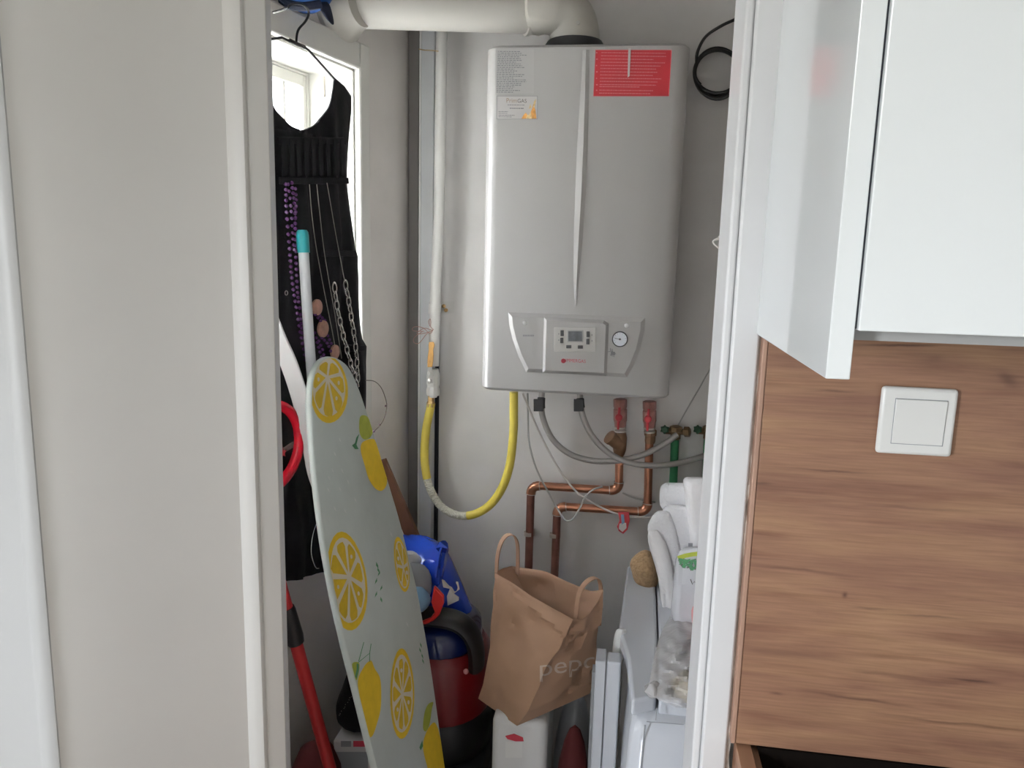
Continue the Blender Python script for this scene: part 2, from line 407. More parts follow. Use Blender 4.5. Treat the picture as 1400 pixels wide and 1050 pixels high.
# closet left wall with the window opening
TH = 0.13
c_in = PL(484, 200); s_in = sL(c_in); z_in = PL(483, 95).z
s_out = sL(PL(498, 300)); z_out = PL(491, 62).z
s_far = s_in+0.70; z_sill = 0.98
def wl_box(s0, s1, o0, o1, z0, z1):
    return hexa([WL(s0, o0, z0), WL(s1, o0, z0), WL(s1, o0, z1), WL(s0, o0, z1)], [WL(s0, o1, z0), WL(s1, o1, z0), WL(s1, o1, z1), WL(s0, o1, z1)])
sE = 1.02
struct('wall_left', join(wl_box(-0.02, s_in, -TH, 0, 0, H), wl_box(s_far, sE, -TH, 0, 0, H), wl_box(s_in, s_far, -TH, 0, 0, z_sill), wl_box(s_in, s_far, -TH, 0, z_in, H)), M['plaster_left'], smooth=False)
cw = s_in-s_out; ch = z_out-z_in
win = struct('window_1', join(wl_box(s_out, s_in, 0, 0.018, z_sill-ch, z_out), wl_box(s_far, s_far+cw, 0, 0.018, z_sill-ch, z_out), wl_box(s_in, s_far, 0, 0.018, z_in, z_out), wl_box(s_in, s_far, 0, 0.035, z_sill-ch, z_sill)), M['window_paint'], bevel=0.004)
# reveal lining, sash, muntin and pane
rv = -0.112
obj('reveal_lining', join(wl_box(s_in-0.002, s_in+0.004, rv-0.012, 0.001, z_sill, z_in), wl_box(s_far-0.004, s_far+0.002, rv-0.012, 0.001, z_sill, z_in), wl_box(s_in, s_far, rv-0.012, 0.001, z_in-0.004, z_in+0.002), wl_box(s_in, s_far, rv-0.012, 0.001, z_sill-0.002, z_sill+0.004)), M['window_paint'], win, smooth=False)
ps = sL(PL(411, 150, rv-0.012)); pz = PL(411, 119, rv-0.012).z      # near right and top edge of the glass
fs_ = min(ps-0.008, s_in+0.012); fz_ = z_in-0.010
obj('window_frame', join(wl_box(s_in+0.004, fs_, rv-0.016, rv, z_sill, z_in-0.004), wl_box(s_far-0.012, s_far-0.004, rv-0.016, rv, z_sill, z_in-0.004), wl_box(fs_, s_far-0.012, rv-0.016, rv, fz_, z_in-0.004), wl_box(fs_, s_far-0.012, rv-0.016, rv, z_sill+0.004, z_sill+0.03)), M['window_paint'], win, bevel=0.002)
a0, a1, b0, b1 = fs_, s_far-0.012, z_sill+0.03, fz_
sl_, st_ = ps-a0, b1-pz
obj('sash', join(wl_box(a0, ps, rv-0.022, rv-0.003, b0, b1), wl_box(a1-sl_, a1, rv-0.022, rv-0.003, b0, b1), wl_box(ps, a1-sl_, rv-0.022, rv-0.003, pz, b1), wl_box(ps, a1-sl_, rv-0.022, rv-0.003, b0, b0+0.04), wl_box(ps+0.06, ps+0.067, rv-0.022, rv-0.006, b0+0.04, pz)), M['window_paint'], win, bevel=0.002)
obj('pane', wl_box(ps-0.004, a1-sl_+0.004, rv-0.014, rv-0.011, b0+0.036, pz+0.004), M['glass'], win, smooth=False)
obj('latch_hole', wl_box(s_in+0.0035, s_in+0.0065, -0.075, -0.071, z_in-0.055, z_in-0.012), M['edge_crack'], win, smooth=False)
portal('closet_window_portal', WL((s_in+s_far)/2, -TH-0.01, (z_sill+z_in)/2), NL, s_far-s_in, z_in-z_sill)
# crack along the casing
rnd = random.Random(3)
pts = []
zz = z_out-0.02
cr = []
while zz > 1.0:
    ln = rnd.uniform(0.02, 0.10); sO = s_out-0.0035+rnd.uniform(-0.001, 0.001)
    cr.append(wl_box(sO-0.0012*rnd.uniform(0.4, 1.6), sO, 0.0, 0.0012, zz-ln, zz)); zz -= ln+rnd.uniform(0.01, 0.05)
obj('casing_crack', join(*cr), M['edge_crack'], win, smooth=False)
# right door frame: jamb, stop bead, plaster edge
jz1 = 2.15
xo = P(1034, 525, KW-0.012).x
struct('trim_1', join(box(jx1+0.010, xo, KW-0.012, KW+0.10, 0, jz1)), M['paint'], bevel=0.003)
struct('trim_2', box(jx1, jx1+0.010, KW-0.004, KW+0.10, 0, jz1), M['paint'], bevel=0.003)
struct('trim_3', box(jx0-0.05, jx0, KW+0.06, KW+0.15, 0, jz1), M['paint'], bevel=0.003)
struct('trim_4', box(jx0-0.05, xo, KW-0.012, KW+0.10, jz1, jz1+0.06), M['paint'], bevel=0.003)
# ragged plaster edge between frame and oak panel
rnd = random.Random(5); loops = []
for k in range(70):
    z = 0.3+k*0.019
    a = rnd.uniform(-0.0016, 0.0020); b = rnd.uniform(0.0, 0.004)
    loops.append([V((xo-0.001, KW-0.010+b, z)), V((xo+0.0052+a, KW-0.009+b, z)), V((xo+0.0060+a*0.5, KW+0.02, z)), V((xo-0.001, KW+0.02, z))])
struct('trim_5', loft(loops), M['edge_crack'], smooth=False)

# left: open door leaf with a recessed panel
hx = P(378, 525, 0.97)
HI = V((hx.x, 0.97, 0)); DD = V((-0.73, -0.68, 0)).normalized(); DN = V((0.68, -0.73, 0)).normalized()
def PD(u, v, off=0.0): return PP(u, v, HI+DN*off, DN)
def sd(u, v): return (PD(u, v)-HI).dot(DD)
def dbox(s0, s1, o0, o1, z0, z1):
    f = lambda s, o, z: HI+DD*s+DN*o+V((0, 0, z))
    return hexa([f(s0, o0, z0), f(s1, o0, z0), f(s1, o0, z1), f(s0, o0, z1)], [f(s0, o1, z0), f(s1, o1, z0), f(s1, o1, z1), f(s0, o1, z1)])
d1 = sd(350, 525)          # inner edge of hinge stile
d2 = sd(325, 525)          # foot of the right moulding
d3 = sd(8, 525)            # foot of the left moulding, behind the near post
d4 = d3+(d2-d1)
dw = d4+d1
door = struct('door_1', join(dbox(0, d1, -0.035, 0, 0.02, 2.1), dbox(d4, dw, -0.035, 0, 0.02, 2.1), dbox(d1, d4, -0.035, 0, 0.02, 0.15), dbox(d1, d4, -0.035, 0, 1.98, 2.1)), M['door_paint'], bevel=0.002)
def wedge(sa, sb, oa, ob):
    f = lambda s, o, z: HI+DD*s+DN*o+V((0, 0, z))
    return loft([[f(sa, -0.03, z), f(sa, oa, z), f(sa+(sb-sa)*0.25, oa+0.003, z), f(sa+(sb-sa)*0.55, (oa+ob)/2+0.003, z), f(sb, ob, z), f(sb, -0.03, z)] for z in (0.15, 1.98)])
obj('moulding', wedge(d1, d2, 0.0, -0.016), M['door_paint'], door, angle=70)
obj('moulding', wedge(d4, d3, 0.0, -0.016), M['door_paint'], door, angle=70)
obj('door_panel', dbox(d2-0.002, d3+0.002, -0.03, -0.015, 0.15, 1.98), M['door_paint'], door, smooth=False)

# near painted post that cuts off the left edge of the view
PYP = 0.60
pxr = P(38, 525, PYP).x
struct('trim_6', loft([[V((pxr-0.002, PYP+0.004, z)), V((pxr, PYP, z)), V((pxr-0.004, PYP-0.003, z)), V((pxr-0.012, PYP-0.004, z)), V((pxr-0.018, PYP-0.001, z)), V((pxr-0.024, PYP+0.003, z)), V((pxr-0.09, PYP+0.003, z)), V((pxr-0.12, PYP+0.07, z)), V((pxr-0.06, PYP+0.07, z))] for z in (0.0, 2.2)]), M['post_paint'], angle=60)

# =================================================================== BOILER
BF = 1.70
bx0 = P(660, 300, BF).x; bx1 = P(930, 300, BF).x; bz0 = 1.186; bz1 = 1.930
boiler = thing('gas_boiler', 'large pale grey wall-hung gas boiler with display and round pressure gauge', 'boiler', ((bx0+bx1)/2, BACK-0.01, bz0))
def rrect(x0, x1, y0, y1, r, z, k=7):
    out = []
    for cx, cy, a in ((x0+r, y0+r, 180), (x1-r, y0+r, 270)):
        for i in range(k+1):
            t = math.radians(a+90*i/k); out.append(V((cx+r*math.cos(t), cy+r*math.sin(t), z)))
    out += [V((x1, y1, z)), V((x0, y1, z))]
    return out
ins = 0.006
obj('casing', loft([rrect(bx0+ins, bx1-ins, BF+ins, BACK-0.035, 0.028, bz0), rrect(bx0, bx1, BF, BACK-0.035, 0.030, bz0+ins), rrect(bx0, bx1, BF, BACK-0.035, 0.030, bz1-ins), rrect(bx0+ins, bx1-ins, BF+ins, BACK-0.035, 0.028, bz1)]), M['boiler'], boiler, angle=35)
obj('back_frame', box(bx0+0.015, bx1-0.015, BACK-0.036, BACK-0.001, bz0+0.01, bz1-0.01), M['plastic_light'], boiler, bevel=0.003)
def BP(h): return lambda u, v: P(u, v, BF-h)
F0, = (BP(0.0),)
# spear-shaped rib on the front
rows = [(68, 797, 801, 806, .0015), (120, 794, 800, 805.5, .003), (200, 789, 797.5, 803.5, .0045), (260, 786.5, 795, 801, .005), (320, 784.5, 791.5, 797, .005), (370, 784, 789, 793, .004), (405, 785, 787.5, 790, .0025), (418, 786.3, 787, 788, .0005)]
obj('front_rib', loft([[P(a, v, BF+0.001), P(a, v, BF-0.0003), P(m, v, BF-h), P(c, v, BF-0.0003), P(c, v, BF+0.001)] for v, a, m, c, h in rows]), M['boiler'], boiler, angle=25)
# control panel
cp_out = [(695, 427), (790, 430.5), (882, 434.5), (881, 452), (875, 478), (866, 500), (857, 516), (790, 511.5), (719.5, 508.5), (709, 487), (701, 464), (696.5, 445)]
q0 = [F0(*k) for k in cp_out]
def off(poly, h): return [p+V((0, -h, 0)) for p in poly]
q1 = inset(q0, 0.009)
panel = obj('control_panel', loft([off(q0, -0.001), off(q0, 0.001), off(q1, 0.007)]), M['plastic_grey'], boiler, angle=20)
blk = [F0(*k) for k in [(744, 433), (826, 437), (833, 442), (830, 513), (742, 509)]]
b1_ = inset(blk, 0.007)
obj('display_block', loft([off(blk, 0.006), off(inset(blk, 0.0005), 0.007), off(b1_, 0.014)]), M['plastic_grey'], panel, angle=20)
f14 = BP(0.0138); f16 = BP(0.0155); f17 = BP(0.0170)
obj('display_plate', plate(f14, f16, 757.5, 447.5, 814.5, 481), M['plastic_light'], panel, bevel=0.0008)
obj('screen_bezel', plate(f14, f17, 775.5, 451.5, 797.5, 468), M['plastic_grey'], panel, bevel=0.0006)
obj('screen', plate(f17, BP(0.0173), 777, 453, 796, 466.5), M['screen'], panel, smooth=False, label='small dark display screen')
for (u, v, a, b) in ((768.5, 455.5, 2.3, 4), (768, 465.5, 2.2, 3.7), (804, 457, 2.3, 4), (803.6, 467, 2.2, 3.9), (777.6, 474, 3.6, 2.2), (793.5, 474.5, 3.6, 2.2)):
    obj('button', plate(f14, BP(0.0180), u-a, v-b, u+a, v+b), M['dark_grey'], panel, bevel=0.0007)
for u, v in ((764, 456.5), (764, 465), (809.3, 458), (809.3, 466)):
    obj('button_mark', plate(f14, BP(0.0157), u-0.6, v-1, u+0.6, v+1), M['ink_grey'], panel, smooth=False)
gc = P(847.5, 463.5, BF-0.007)
obj('gauge_rim', lathe(gc, (0, -1, 0), [(0.0172, 0), (0.0172, 0.005), (0.0158, 0.006), (0.0150, 0.004)], 32), M['dark_grey'], panel)
obj('gauge_face', cyl(gc+V((0, -0.0035, 0)), (0, -1, 0), 0.0150, 0.0008, 32), M['gauge_white'], panel)
gt = []
for k in range(11):
    a = math.radians(-40+26*k); gt.append(xf(box(-0.0003, 0.0003, -0.0002, 0.0002, 0.0115, 0.0135), Matrix.Translation(gc+V((0, -0.0045, 0))) @ Matrix.Rotation(a-math.radians(90), 4, 'Y')))
obj('gauge_ticks', join(*gt), M['ink_grey'], panel, smooth=False)
obj('gauge_needle', join(xf(box(-0.0005, 0.0005, -0.0003, 0.0003, -0.003, 0.011), Matrix.Translation(gc+V((0, -0.005, 0))) @ Matrix.Rotation(math.radians(-82), 4, 'Y')), cyl(gc+V((0, -0.0043, 0)), (0, -1, 0), 0.0022, 0.001, 12)), M['dark_grey'], panel, smooth=False)
for u, v in ((717.5, 441.5), (856.5, 445)):
    obj('screw_cap', lathe(P(u, v, BF-0.006), (0, -1, 0), [(0.005, 0), (0.0045, 0.003), (0.002, 0.0045), (0.0, 0.0048)], 16), M['white_plastic'], panel)
obj('model_print', join(*[plate(BP(0.0069), BP(0.0072), 715+k*2.2, 457.6, 716.6+k*2.2, 460) for k in range(7)]), M['ink_grey'], panel, smooth=False)
f145 = BP(0.0142)
logo = fit_text('IMMERGAS', f145, 773.5, 494.8, 800.6, 496.3, 4.6, 1.05)
lc = P(770.3, 493.4, BF-0.0141)
obj('logo', join(logo, lathe(lc, (0, -1, 0), [(0.0052, 0), (0.0052, 0.0003), (0.0032, 0.0003), (0.0032, 0)], 20), xf(box(-0.0010, 0.0010, -0.0003, 0.0, -0.003, 0.003), Matrix.Translation(lc))), M['ink_red'], panel, smooth=False, label='red maker lettering with a round emblem')
sc = [[(831, 481), (836, 480), (842, 484), (837, 482), (840, 488), (834, 485)], [(834.5, 476), (835, 480)], [(837, 477), (837.5, 481)]]
obj('smudge', join(*[tube([P(u, v, BF-0.0073) for u, v in s], 0.0007, 5) for s in sc] + [plate(BP(0.0069), BP(0.0073), 835, 481, 841, 485.5)]), M['ink_grey'], panel, smooth=False)
# stickers
def lines(at0, at1, rows, seedn, wmax, gap=0.9):
    r = random.Random(seedn); gs = []
    for (u, v, L_, h) in rows:
        x = u
        while x < u+L_:
            wd = min(r.uniform(1.2, 4.5), u+L_-x); sl = (x-u)*0.012
            gs.append(plate(at0, at1, x, v+sl, x+wd, v+h+sl)); x += wd+gap
    return join(*gs)
r = random.Random(11)
e1, e2, e3 = BP(0.0003), BP(0.0007), BP(0.0010)
st = obj('text_sticker', plate(F0, e1, 677.5, 67.5, 730, 128), M['label_clear'], boiler, smooth=False, label='clear sticker with rows of small grey print')
obj('printed_lines', lines(e1, e2, [(680.5-k*0.08, 69.6+k*2.42, r.uniform(22, 41), 1.15) for k in range(24)], 1, 44), M['ink_grey'], st, smooth=False)
cd = obj('card_sticker', plate(F0, e1, 679, 131, 735, 163), M['card'], boiler, bevel=0.0002, label='white installer card with orange flames')
obj('card_border', join(plate(e1, e2, 679, 131, 735, 131.6), plate(e1, e2, 679, 162.4, 735, 163), plate(e1, e2, 679, 131, 679.6, 163), plate(e1, e2, 734.4, 131, 735, 163)), M['ink_grey'], cd, smooth=False)
obj('card_name', fit_text('Prim', e2, 692.5, 140.3, 706.5, 140.4, 6.0), M['ink_brown'], cd, smooth=False)
obj('card_name', fit_text('GAS', e2, 707.5, 140.4, 720, 140.6, 5.2), M['ink_dark'], cd, smooth=False)
obj('card_lines', join(lines(e1, e2, [(694, 143, 23, .9)], 3, 30, .5), lines(e1, e2, [(697, 147.3, 19, 1.4)], 4, 30, .5), lines(e1, e2, [(681.5, 152, 13, .8), (681.5, 154.3, 12, .8), (681.5, 157, 22, .9), (681.5, 159.3, 18, .9)], 5, 30, .4)), M['ink_grey'], cd, smooth=False)
def flame(at, pts, k=5): return [at(u, v) for u, v in pts]
fl = [[(713, 162.3), (716, 157), (719, 154), (721, 158), (724, 162.3)], [(722, 162.3), (725, 154), (728, 148), (729, 142), (732, 150), (733, 158), (733.5, 162.3)], [(717, 162), (720, 150), (723, 156), (726, 162)]]
obj('card_flames', join(*[prism(flame(e1, p), (0, -0.0005, 0)) for p in fl[:2]]), M['flame'], cd, smooth=False)
fl2 = [[(719, 162.3), (721, 156), (723, 158), (726, 152), (727, 162.3)], [(729, 147), (730, 139), (733, 135.5), (732, 142), (731, 147)], [(723, 149), (725, 142), (727, 147)]]
obj('card_flames', join(*[prism(flame(e1, p), (0, -0.0007, 0)) for p in fl2]), M['flame_pale'], cd, smooth=False)
rq = [(814.3, 68.3), (918.3, 68.5), (914.5, 131.5), (811.3, 131.5)]
rl = obj('warning_label', hexa([F0(*k) for k in rq], [e1(*k) for k in rq]), M['label_red'], boiler, smooth=False, label='red warning label with pale rows of print')
bw = 0.6
obj('label_border', join(*[tube([e1(*rq[i]), e1(*rq[(i+1) % 4])], 0.0006, 4) for i in range(4)]), M['ink_pink'], rl, smooth=False)
rr_ = [(822, 71.3, 88), (821.7, 75.6, 89), (821.4, 80, 72), (821.2, 84.4, 88), (821, 88.8, 82), (820.8, 93, 76), (820.6, 97.4, 78), (820.4, 101.8, 72), (820.2, 106.3, 84), (820, 110.6, 79), (819.8, 115, 77), (819.5, 117.8, 55), (819.3, 122.6, 74), (819, 126.8, 70)]
obj('printed_lines', join(lines(e1, e2, [(u, v, L_, 1.1) for u, v, L_ in rr_], 6, 90, .5), lines(e1, e2, [(814.8, v, 2.5, 1.6) for _, v, _ in rr_[::2]], 8, 3)), M['ink_pink'], rl, smooth=False)
obj('tape_strip', hexa([e1(859, 66), e1(862.5, 66), e1(860.8, 104), e1(858, 106)], [e3(859, 66), e3(862.5, 66), e3(860.8, 104), e3(858, 106)]), M['card'], rl, smooth=False, label='pale torn strip across the red label')
# flue collar on top
fx = P(786, 55, 1.815).x
obj('flue_collar', lathe((fx, 1.815, bz1-0.004), (0, 0, 1), [(0.066, 0), (0.066, 0.028), (0.061, 0.036), (0.052, 0.038)], 28), M['dark_grey'], boiler)

# =================================================================== FLUE PIPE
fr = 0.052
fe = V((fx, 1.815, 0)); fz = P(700, 42, 1.79).z+fr
wl0 = PL(462, 20); wl0.z = P(458, 34, wl0.y-0.02).z+fr
flue = thing('flue_pipe', 'thick white boiler exhaust pipe running along the top to the window wall', 'pipe', (fx, 1.815, bz1))
fdir = V((fx-0.075, 1.815, fz))-wl0; fdir_n = fdir.normalized()
pj = wl0+fdir_n*((P(720, 30, 1.79).x-wl0.x)/fdir_n.x)
obj('pipe_run', cyl(wl0-fdir_n*0.03, fdir_n, fr, (pj-wl0).length+0.03, 32), M['flue'], flue)
obj('coupling_ring', lathe(pj-fdir_n*0.006, fdir_n, [(fr, 0), (fr+0.005, 0.001), (fr+0.005, 0.009), (fr+0.002, 0.011), (fr+0.002, 0.03), (fr+0.004, 0.031), (fr+0.004, 0.033), (fr, 0.034)], 32), M['flue'], flue)
R_ = 0.075
el = [pj+fdir_n*0.02]
ek = V((fx, 1.815, fz))
eb_ = V((fx, 1.815, fz-R_))
for k in range(13):
    t = k/12; a_ = ek-fdir_n*R_
    el.append(a_*(1-t)**2+ek*(2*t*(1-t))+eb_*t**2)
el.append(V((fx, 1.815, bz1+0.03)))
obj('elbow', tube(el, fr+0.003, 28), M['flue_elbow'], flue)
obj('screw', cyl(V((fx+0.01, 1.815-fr-0.0025, bz1+0.058)), (0, -1, 0), 0.004, 0.003, 10), M['steel'], flue)
obj('wall_rosette', lathe(wl0-NL*0.0, NL+V((0, 0, 0)), [(0.088, 0), (0.088, 0.010), (0.070, 0.03), (0.058, 0.05), (fr+0.002, 0.058)], 32), M['flue_elbow'], flue)

# blue cap-like thing hanging in front of the rosette
CYY = 1.50
cap = thing('blue_cap', 'royal blue cap with dark brim at the very top above the window', 'cap', P(425, 14, CYY))
cc = P(420, -40, CYY)
obj('crown', ball(cc, 0.065, 0.05, 0.074, 20, 12, lumpy(2, 0.05)), M['blue_hat'], cap)
obj('brim', loft([[P(u, v, y) for u, v, y in r_] for r_ in ([(428, 2, 1.47), (446, 6, 1.48), (452, 0, 1.50), (434, -6, 1.52)], [(434, 14, 1.47), (450, 14, 1.48), (456, 10, 1.50), (438, 6, 1.52)], [(445, 28, 1.47), (454, 30, 1.48), (459, 28, 1.50), (447, 22, 1.52)], [(453, 35, 1.48), (456, 35.5, 1.48), (458, 34, 1.49), (454, 33, 1.50)])]), M['navy'], cap, sub=2)
obj('band', tube(spline([P(380, -4, 1.47), P(395, 6, 1.44), P(415, 9, 1.44), P(438, 6, 1.46)], 5), 0.008, 8), M['navy'], cap)

# =================================================================== PIPES ON THE LEFT OF THE BACK WALL
y_ = BACK-0.002
g0, g1 = P(559, 400, BACK).x, P(573, 400, BACK).x
tag(obj('recess_shade_strip', box(g0+0.002, g1, BACK-0.012, BACK, 0, H), M['recess_shade'], smooth=False), 'narrow grey upright strip painted as recess shade in the back left corner', 'strip')  # recess shadow drawn as a grey strip
t0, t1 = P(573.5, 400, 1.905).x, P(590.5, 400, 1.905).x
tr = thing('pipe_trunking', 'tall bluish-white boxed trunking beside the painted grey shade strip in the corner', 'trunking', ((t0+t1)/2, BACK, 0))
obj('trunking_cover', box(t0, t1+0.002, 1.905, BACK-0.012, 0.0, H), M['trunk_blue'], tr, bevel=0.002)
obj('trunking_lip', box(t0-0.002, t0+0.0025, 1.902, BACK-0.012, 0.0, H), M['white_plastic'], tr, smooth=False)
obj('gap_shade_strip', box(t0-0.005, t1+0.010, BACK-0.012, BACK, 0.0, H), M['gap'], tr, smooth=False, label='dark strip painted as gap shade along both edges')  # dark strip added as the shade of the gaps beside the trunking
GY = 1.885
gas = thing('gas_pipe', 'white painted gas supply pipe with orange-handled shutoff valve', 'pipe', P(590, 540, GY))
obj('pipe', tube([P(606.5, -60, GY), P(603, 100, GY), P(600, 300, GY), P(595, 412, GY), P(593, 500, GY)], 0.0135, 18), M['gas_white'], gas)
obj('coupling', tube([P(594.5, 415, GY), P(594, 429, GY)], 0.0155, 18), M['gas_white'], gas, angle=50)
br = plate(lambda u, v: P(u, v, BACK-0.004), lambda u, v: P(u, v, BACK-0.0005), 600, 412, 621, 428)
bk = obj('wall_bracket', br, M['gas_white'], gas, smooth=False)
for u, v in ((605.5, 416.5), (608.5, 422)):
    obj('screw', lathe(P(u+1.5, v+2, BACK-0.004), (0, -1, 0), [(0.005, 0), (0.005, 0.005), (0.002, 0.007)], 12), M['brass'], bk)
vb = obj('valve', lathe(P(592, 543, GY), (0.003, 0, 1), [(0.0105, 0), (0.0105, 0.004), (0.016, 0.005), (0.0175, 0.008), (0.0175, 0.021), (0.0155, 0.025), (0.0155, 0.031), (0.017, 0.034), (0.017, 0.058), (0.0145, 0.068), (0.0135, 0.074)], 10), M['gas_white'], gas, angle=30, label='white painted shutoff valve body')
obj('lever', loft([[P(u-w_, v, GY-0.028), P(u+w_, v, GY-0.028), P(u+w_, v, GY-0.020), P(u-w_, v, GY-0.020)] for u, v, w_ in ((590, 467.5, 3.2), (590.2, 472, 4.1), (589.4, 478, 3.2), (588.8, 487, 3.9), (588.2, 495, 3.9), (587.8, 502, 3.4))]), M['orange'], vb, bevel=0.0012, label='worn orange lever sleeve')
obj('lever_shank', join(loft([[P(u-w_, v, y), P(u+w_, v, y), P(u+w_, v, y+0.003), P(u-w_, v, y+0.003)] for u, v, w_, y in ((588, 500, 2.6, GY-0.026), (588, 508, 3.2, GY-0.026), (589.5, 513, 3.4, GY-0.022), (588.5, 524, 3.6, GY-0.022))]), lathe(P(588.3, 520.5, GY-0.018), (0, -1, 0), [(0.0055, 0), (0.0055, 0.008), (0.003, 0.009)], 8), lathe(P(587.8, 510, GY-0.02), (0, -1, 0), [(0.004, 0), (0.004, 0.008)], 8)), M['steel'], vb, angle=30)
# string round trunking at the top
tag(obj('string_tie', tube(spline([P(572.5, 67, 1.900), P(580, 68.5, 1.901), P(590, 69, 1.88), P(599, 70, 1.868)], 4), 0.0013, 6), M['string']), 'straw-coloured string tied across the white pipe near the top', 'string')
# pinkish wire twisted on the pipe
wr = [[(592, 451), (588, 456), (578, 448), (566, 447), (565, 452), (580, 453)], [(592, 451), (583, 457), (573, 469), (566, 468), (567, 461), (578, 453)], [(593, 451), (588, 446), (586, 440), (588, 436), (589, 441), (588, 447)], [(592, 452), (580, 449), (570, 456), (578, 456), (590, 453)]]
tag(obj('twisted_wire', join(*[tube(spline([P(u, v, 1.871-(0.012 if u < 585 else 0)) for u, v in s], 5), 0.0009, 5) for s in wr]), M['wire_copper']), 'thin pinkish wire knotted round the white gas pipe above its valve', 'wire')
# yellow hose
hp = [(591, 543, 1.885), (588, 560, 1.885), (583, 585, 1.88), (580.5, 612, 1.875), (581.5, 640, 1.87), (588, 668, 1.865), (602, 691, 1.86), (622, 703.5, 1.855), (645, 704, 1.85), (668, 692, 1.845), (686, 668, 1.84), (697, 635, 1.84), (702, 590, 1.84), (702.5, 560, 1.84), (702.5, 536, 1.84)]
hs = spline([P(*p) for p in hp], 8)
hose = thing('gas_hose', 'yellow gas hose hanging in a U between the white pipe and the boiler', 'hose', min(hs, key=lambda p: p.z))
ia, ib = 36, 62
obj('hose_cover', join(tube(hs[4:ia+1], 0.0108, 14), tube(hs[ib:], 0.0108, 14)), M['yellow_hose'], hose)
def ripple(pts, r, a, per):
    out = []; rs = []
    for i in range(len(pts)-1):
        k = max(2, int((pts[i+1]-pts[i]).length/0.0011))
        for q in range(k): out.append(pts[i].lerp(pts[i+1], q/k))
    L_ = 0; last = out[0]
    for p in out:
        L_ += (p-last).length; last = p; rs.append(r+a*math.sin(L_/per*2*math.pi))
    return tube(out, rs, 12)
obj('corrugated_section', ripple(hs[ia:ib+1], 0.0103, 0.0007, 0.0045), M['pale_hose'], hose, label='bare pale corrugated stretch of the hose')
obj('hose_nut', lathe(P(589, 556, 1.885), (0.01, 0, 1), [(0.0115, 0), (0.0115, 0.010), (0.009, 0.014), (0.008, 0.03)], 6), M['brass'], hose, angle=20)

# =================================================================== COPPER PIPES
CY = 1.905
def copper(name, label, topu, path, down, with_strainer):
    t = thing(name, label, 'pipe', P(*path[0], CY))
    return t
def valve(t, u, v0, v1, hv, yy=CY-0.03):
    L_ = P(u, v1, yy); T_ = P(u, v0, yy); h = (T_-L_).length; ax = (T_-L_).normalized()
    vb = obj('valve', lathe(L_, ax, [(0.012, 0), (0.014, 0.002), (0.0145, 0.012), (0.0165, 0.018), (0.0165, h*0.62), (0.0150, h*0.66), (0.0165, h*0.72), (0.0165, h*0.98), (0.013, h)], 8), M['valve_body'], t, angle=25, label='reddish brass shutoff valve')
    c = P(u-2, hv, yy-0.019)
    obj('tap_handle', join(ball(c, 0.0095, 0.008, 0.0095, 12, 8), tube([P(u-1, hv-14, yy-0.019), c, P(u-3, hv+16, yy-0.018)], [0.003, 0.004, 0.0028], 8)), M['valve_red'], vb, label='red tap handle')
    obj('collar', join(cyl(L_-ax*0.003, ax, 0.0145, 0.004, 16), cyl(L_-ax*0.012, ax, 0.0140, 0.004, 16)), M['solder'], vb)
A = thing('copper_pipe', 'upper copper pipe with bronze strainer and red tap, bending left then down', 'pipe', P(722, 800, CY))
B = thing('copper_pipe', 'lower copper pipe with red tap right of the strainer, bending left then down', 'pipe', P(757, 800, CY))
def bend(p, a, b, r, k=6):   # rounded corner at p coming from a going to b
    da = (a-p).normalized()*r; db = (b-p).normalized()*r
    return [p+da*(1-t)**2+db*t**2 for t in [i/k for i in range(k+1)]]
def cpipe(t, pts, dullfrom):
    q = [P(u, v, y) for u, v, y in pts]
    r = 0.0105
    obj('pipe', tube([q[0]] + bend(q[1], q[0], q[2], 0.022) + bend(q[2], q[1], q[3], 0.022), r, 14), M['copper'], t)
    obj('pipe', tube([q[2]+(q[3]-q[2]).normalized()*0.022, q[3]], r, 14), M['copper_dull'], t, label='dull dark lower run')
    for i in (1, 2):
        bb = bend(q[i], q[i-1], q[i+1], 0.024)
        e = obj('elbow', tube(bb, r+0.0018, 14), M['copper'], t)
        obj('solder_ring', join(*[tube([x, x+(y-x).normalized()*0.002], r+0.0024, 14) for x, y in ((bb[0], bb[1]), (bb[-1], bb[-2]))]), M['solder'], e)
cpipe(A, [(847, 608, CY), (846, 671, CY), (726, 663.5, CY), (720.5, 850, CY)], 0)
valve(A, 848, 545, 584, 571)
cA = P(846, 598, CY-0.01)
obj('strainer', join(lathe(P(846.5, 622, CY-0.005), (0.01, 0, 1), [(0.0125, 0), (0.015, 0.008), (0.0165, 0.015), (0.017, 0.045), (0.014, 0.058)], 14), lathe(P(849, 610, CY-0.01), P(824, 590, CY-0.035)-P(849, 610, CY-0.01), [(0.016, 0), (0.0165, 0.03), (0.0165, 0.034), (0.0185, 0.035), (0.0185, 0.043), (0.012, 0.045)], 14)), M['bronze'], A, angle=30, label='brown bronze angled strainer')
obj('nut', cyl(P(847, 634, CY), (0, 0, 1), 0.0135, 0.014, 6), M['copper'], A, angle=20)
cpipe(B, [(888, 600, CY), (885, 700, CY), (762, 692, CY), (755.5, 850, CY)], 0)
valve(B, 888, 548, 585, 573)
obj('union', lathe(P(888.5, 606, CY-0.004), (0, 0, 1), [(0.0115, 0), (0.013, 0.006), (0.013, 0.018), (0.015, 0.02), (0.015, 0.034), (0.012, 0.036)], 8), M['bronze'], B, angle=25)
def clip(t, u, v):
    obj('pipe_clip', join(plate(lambda a, b: P(a, b, CY+0.012), lambda a, b: P(a, b, BACK), u+3, v-5, u+9, v+5), cyl(P(u, v+4, CY), (0, 0, 1), 0.0122, 0.010, 14)), M['solder'], t, angle=40)
clip(A, 722.5, 728); clip(B, 757.5, 730)

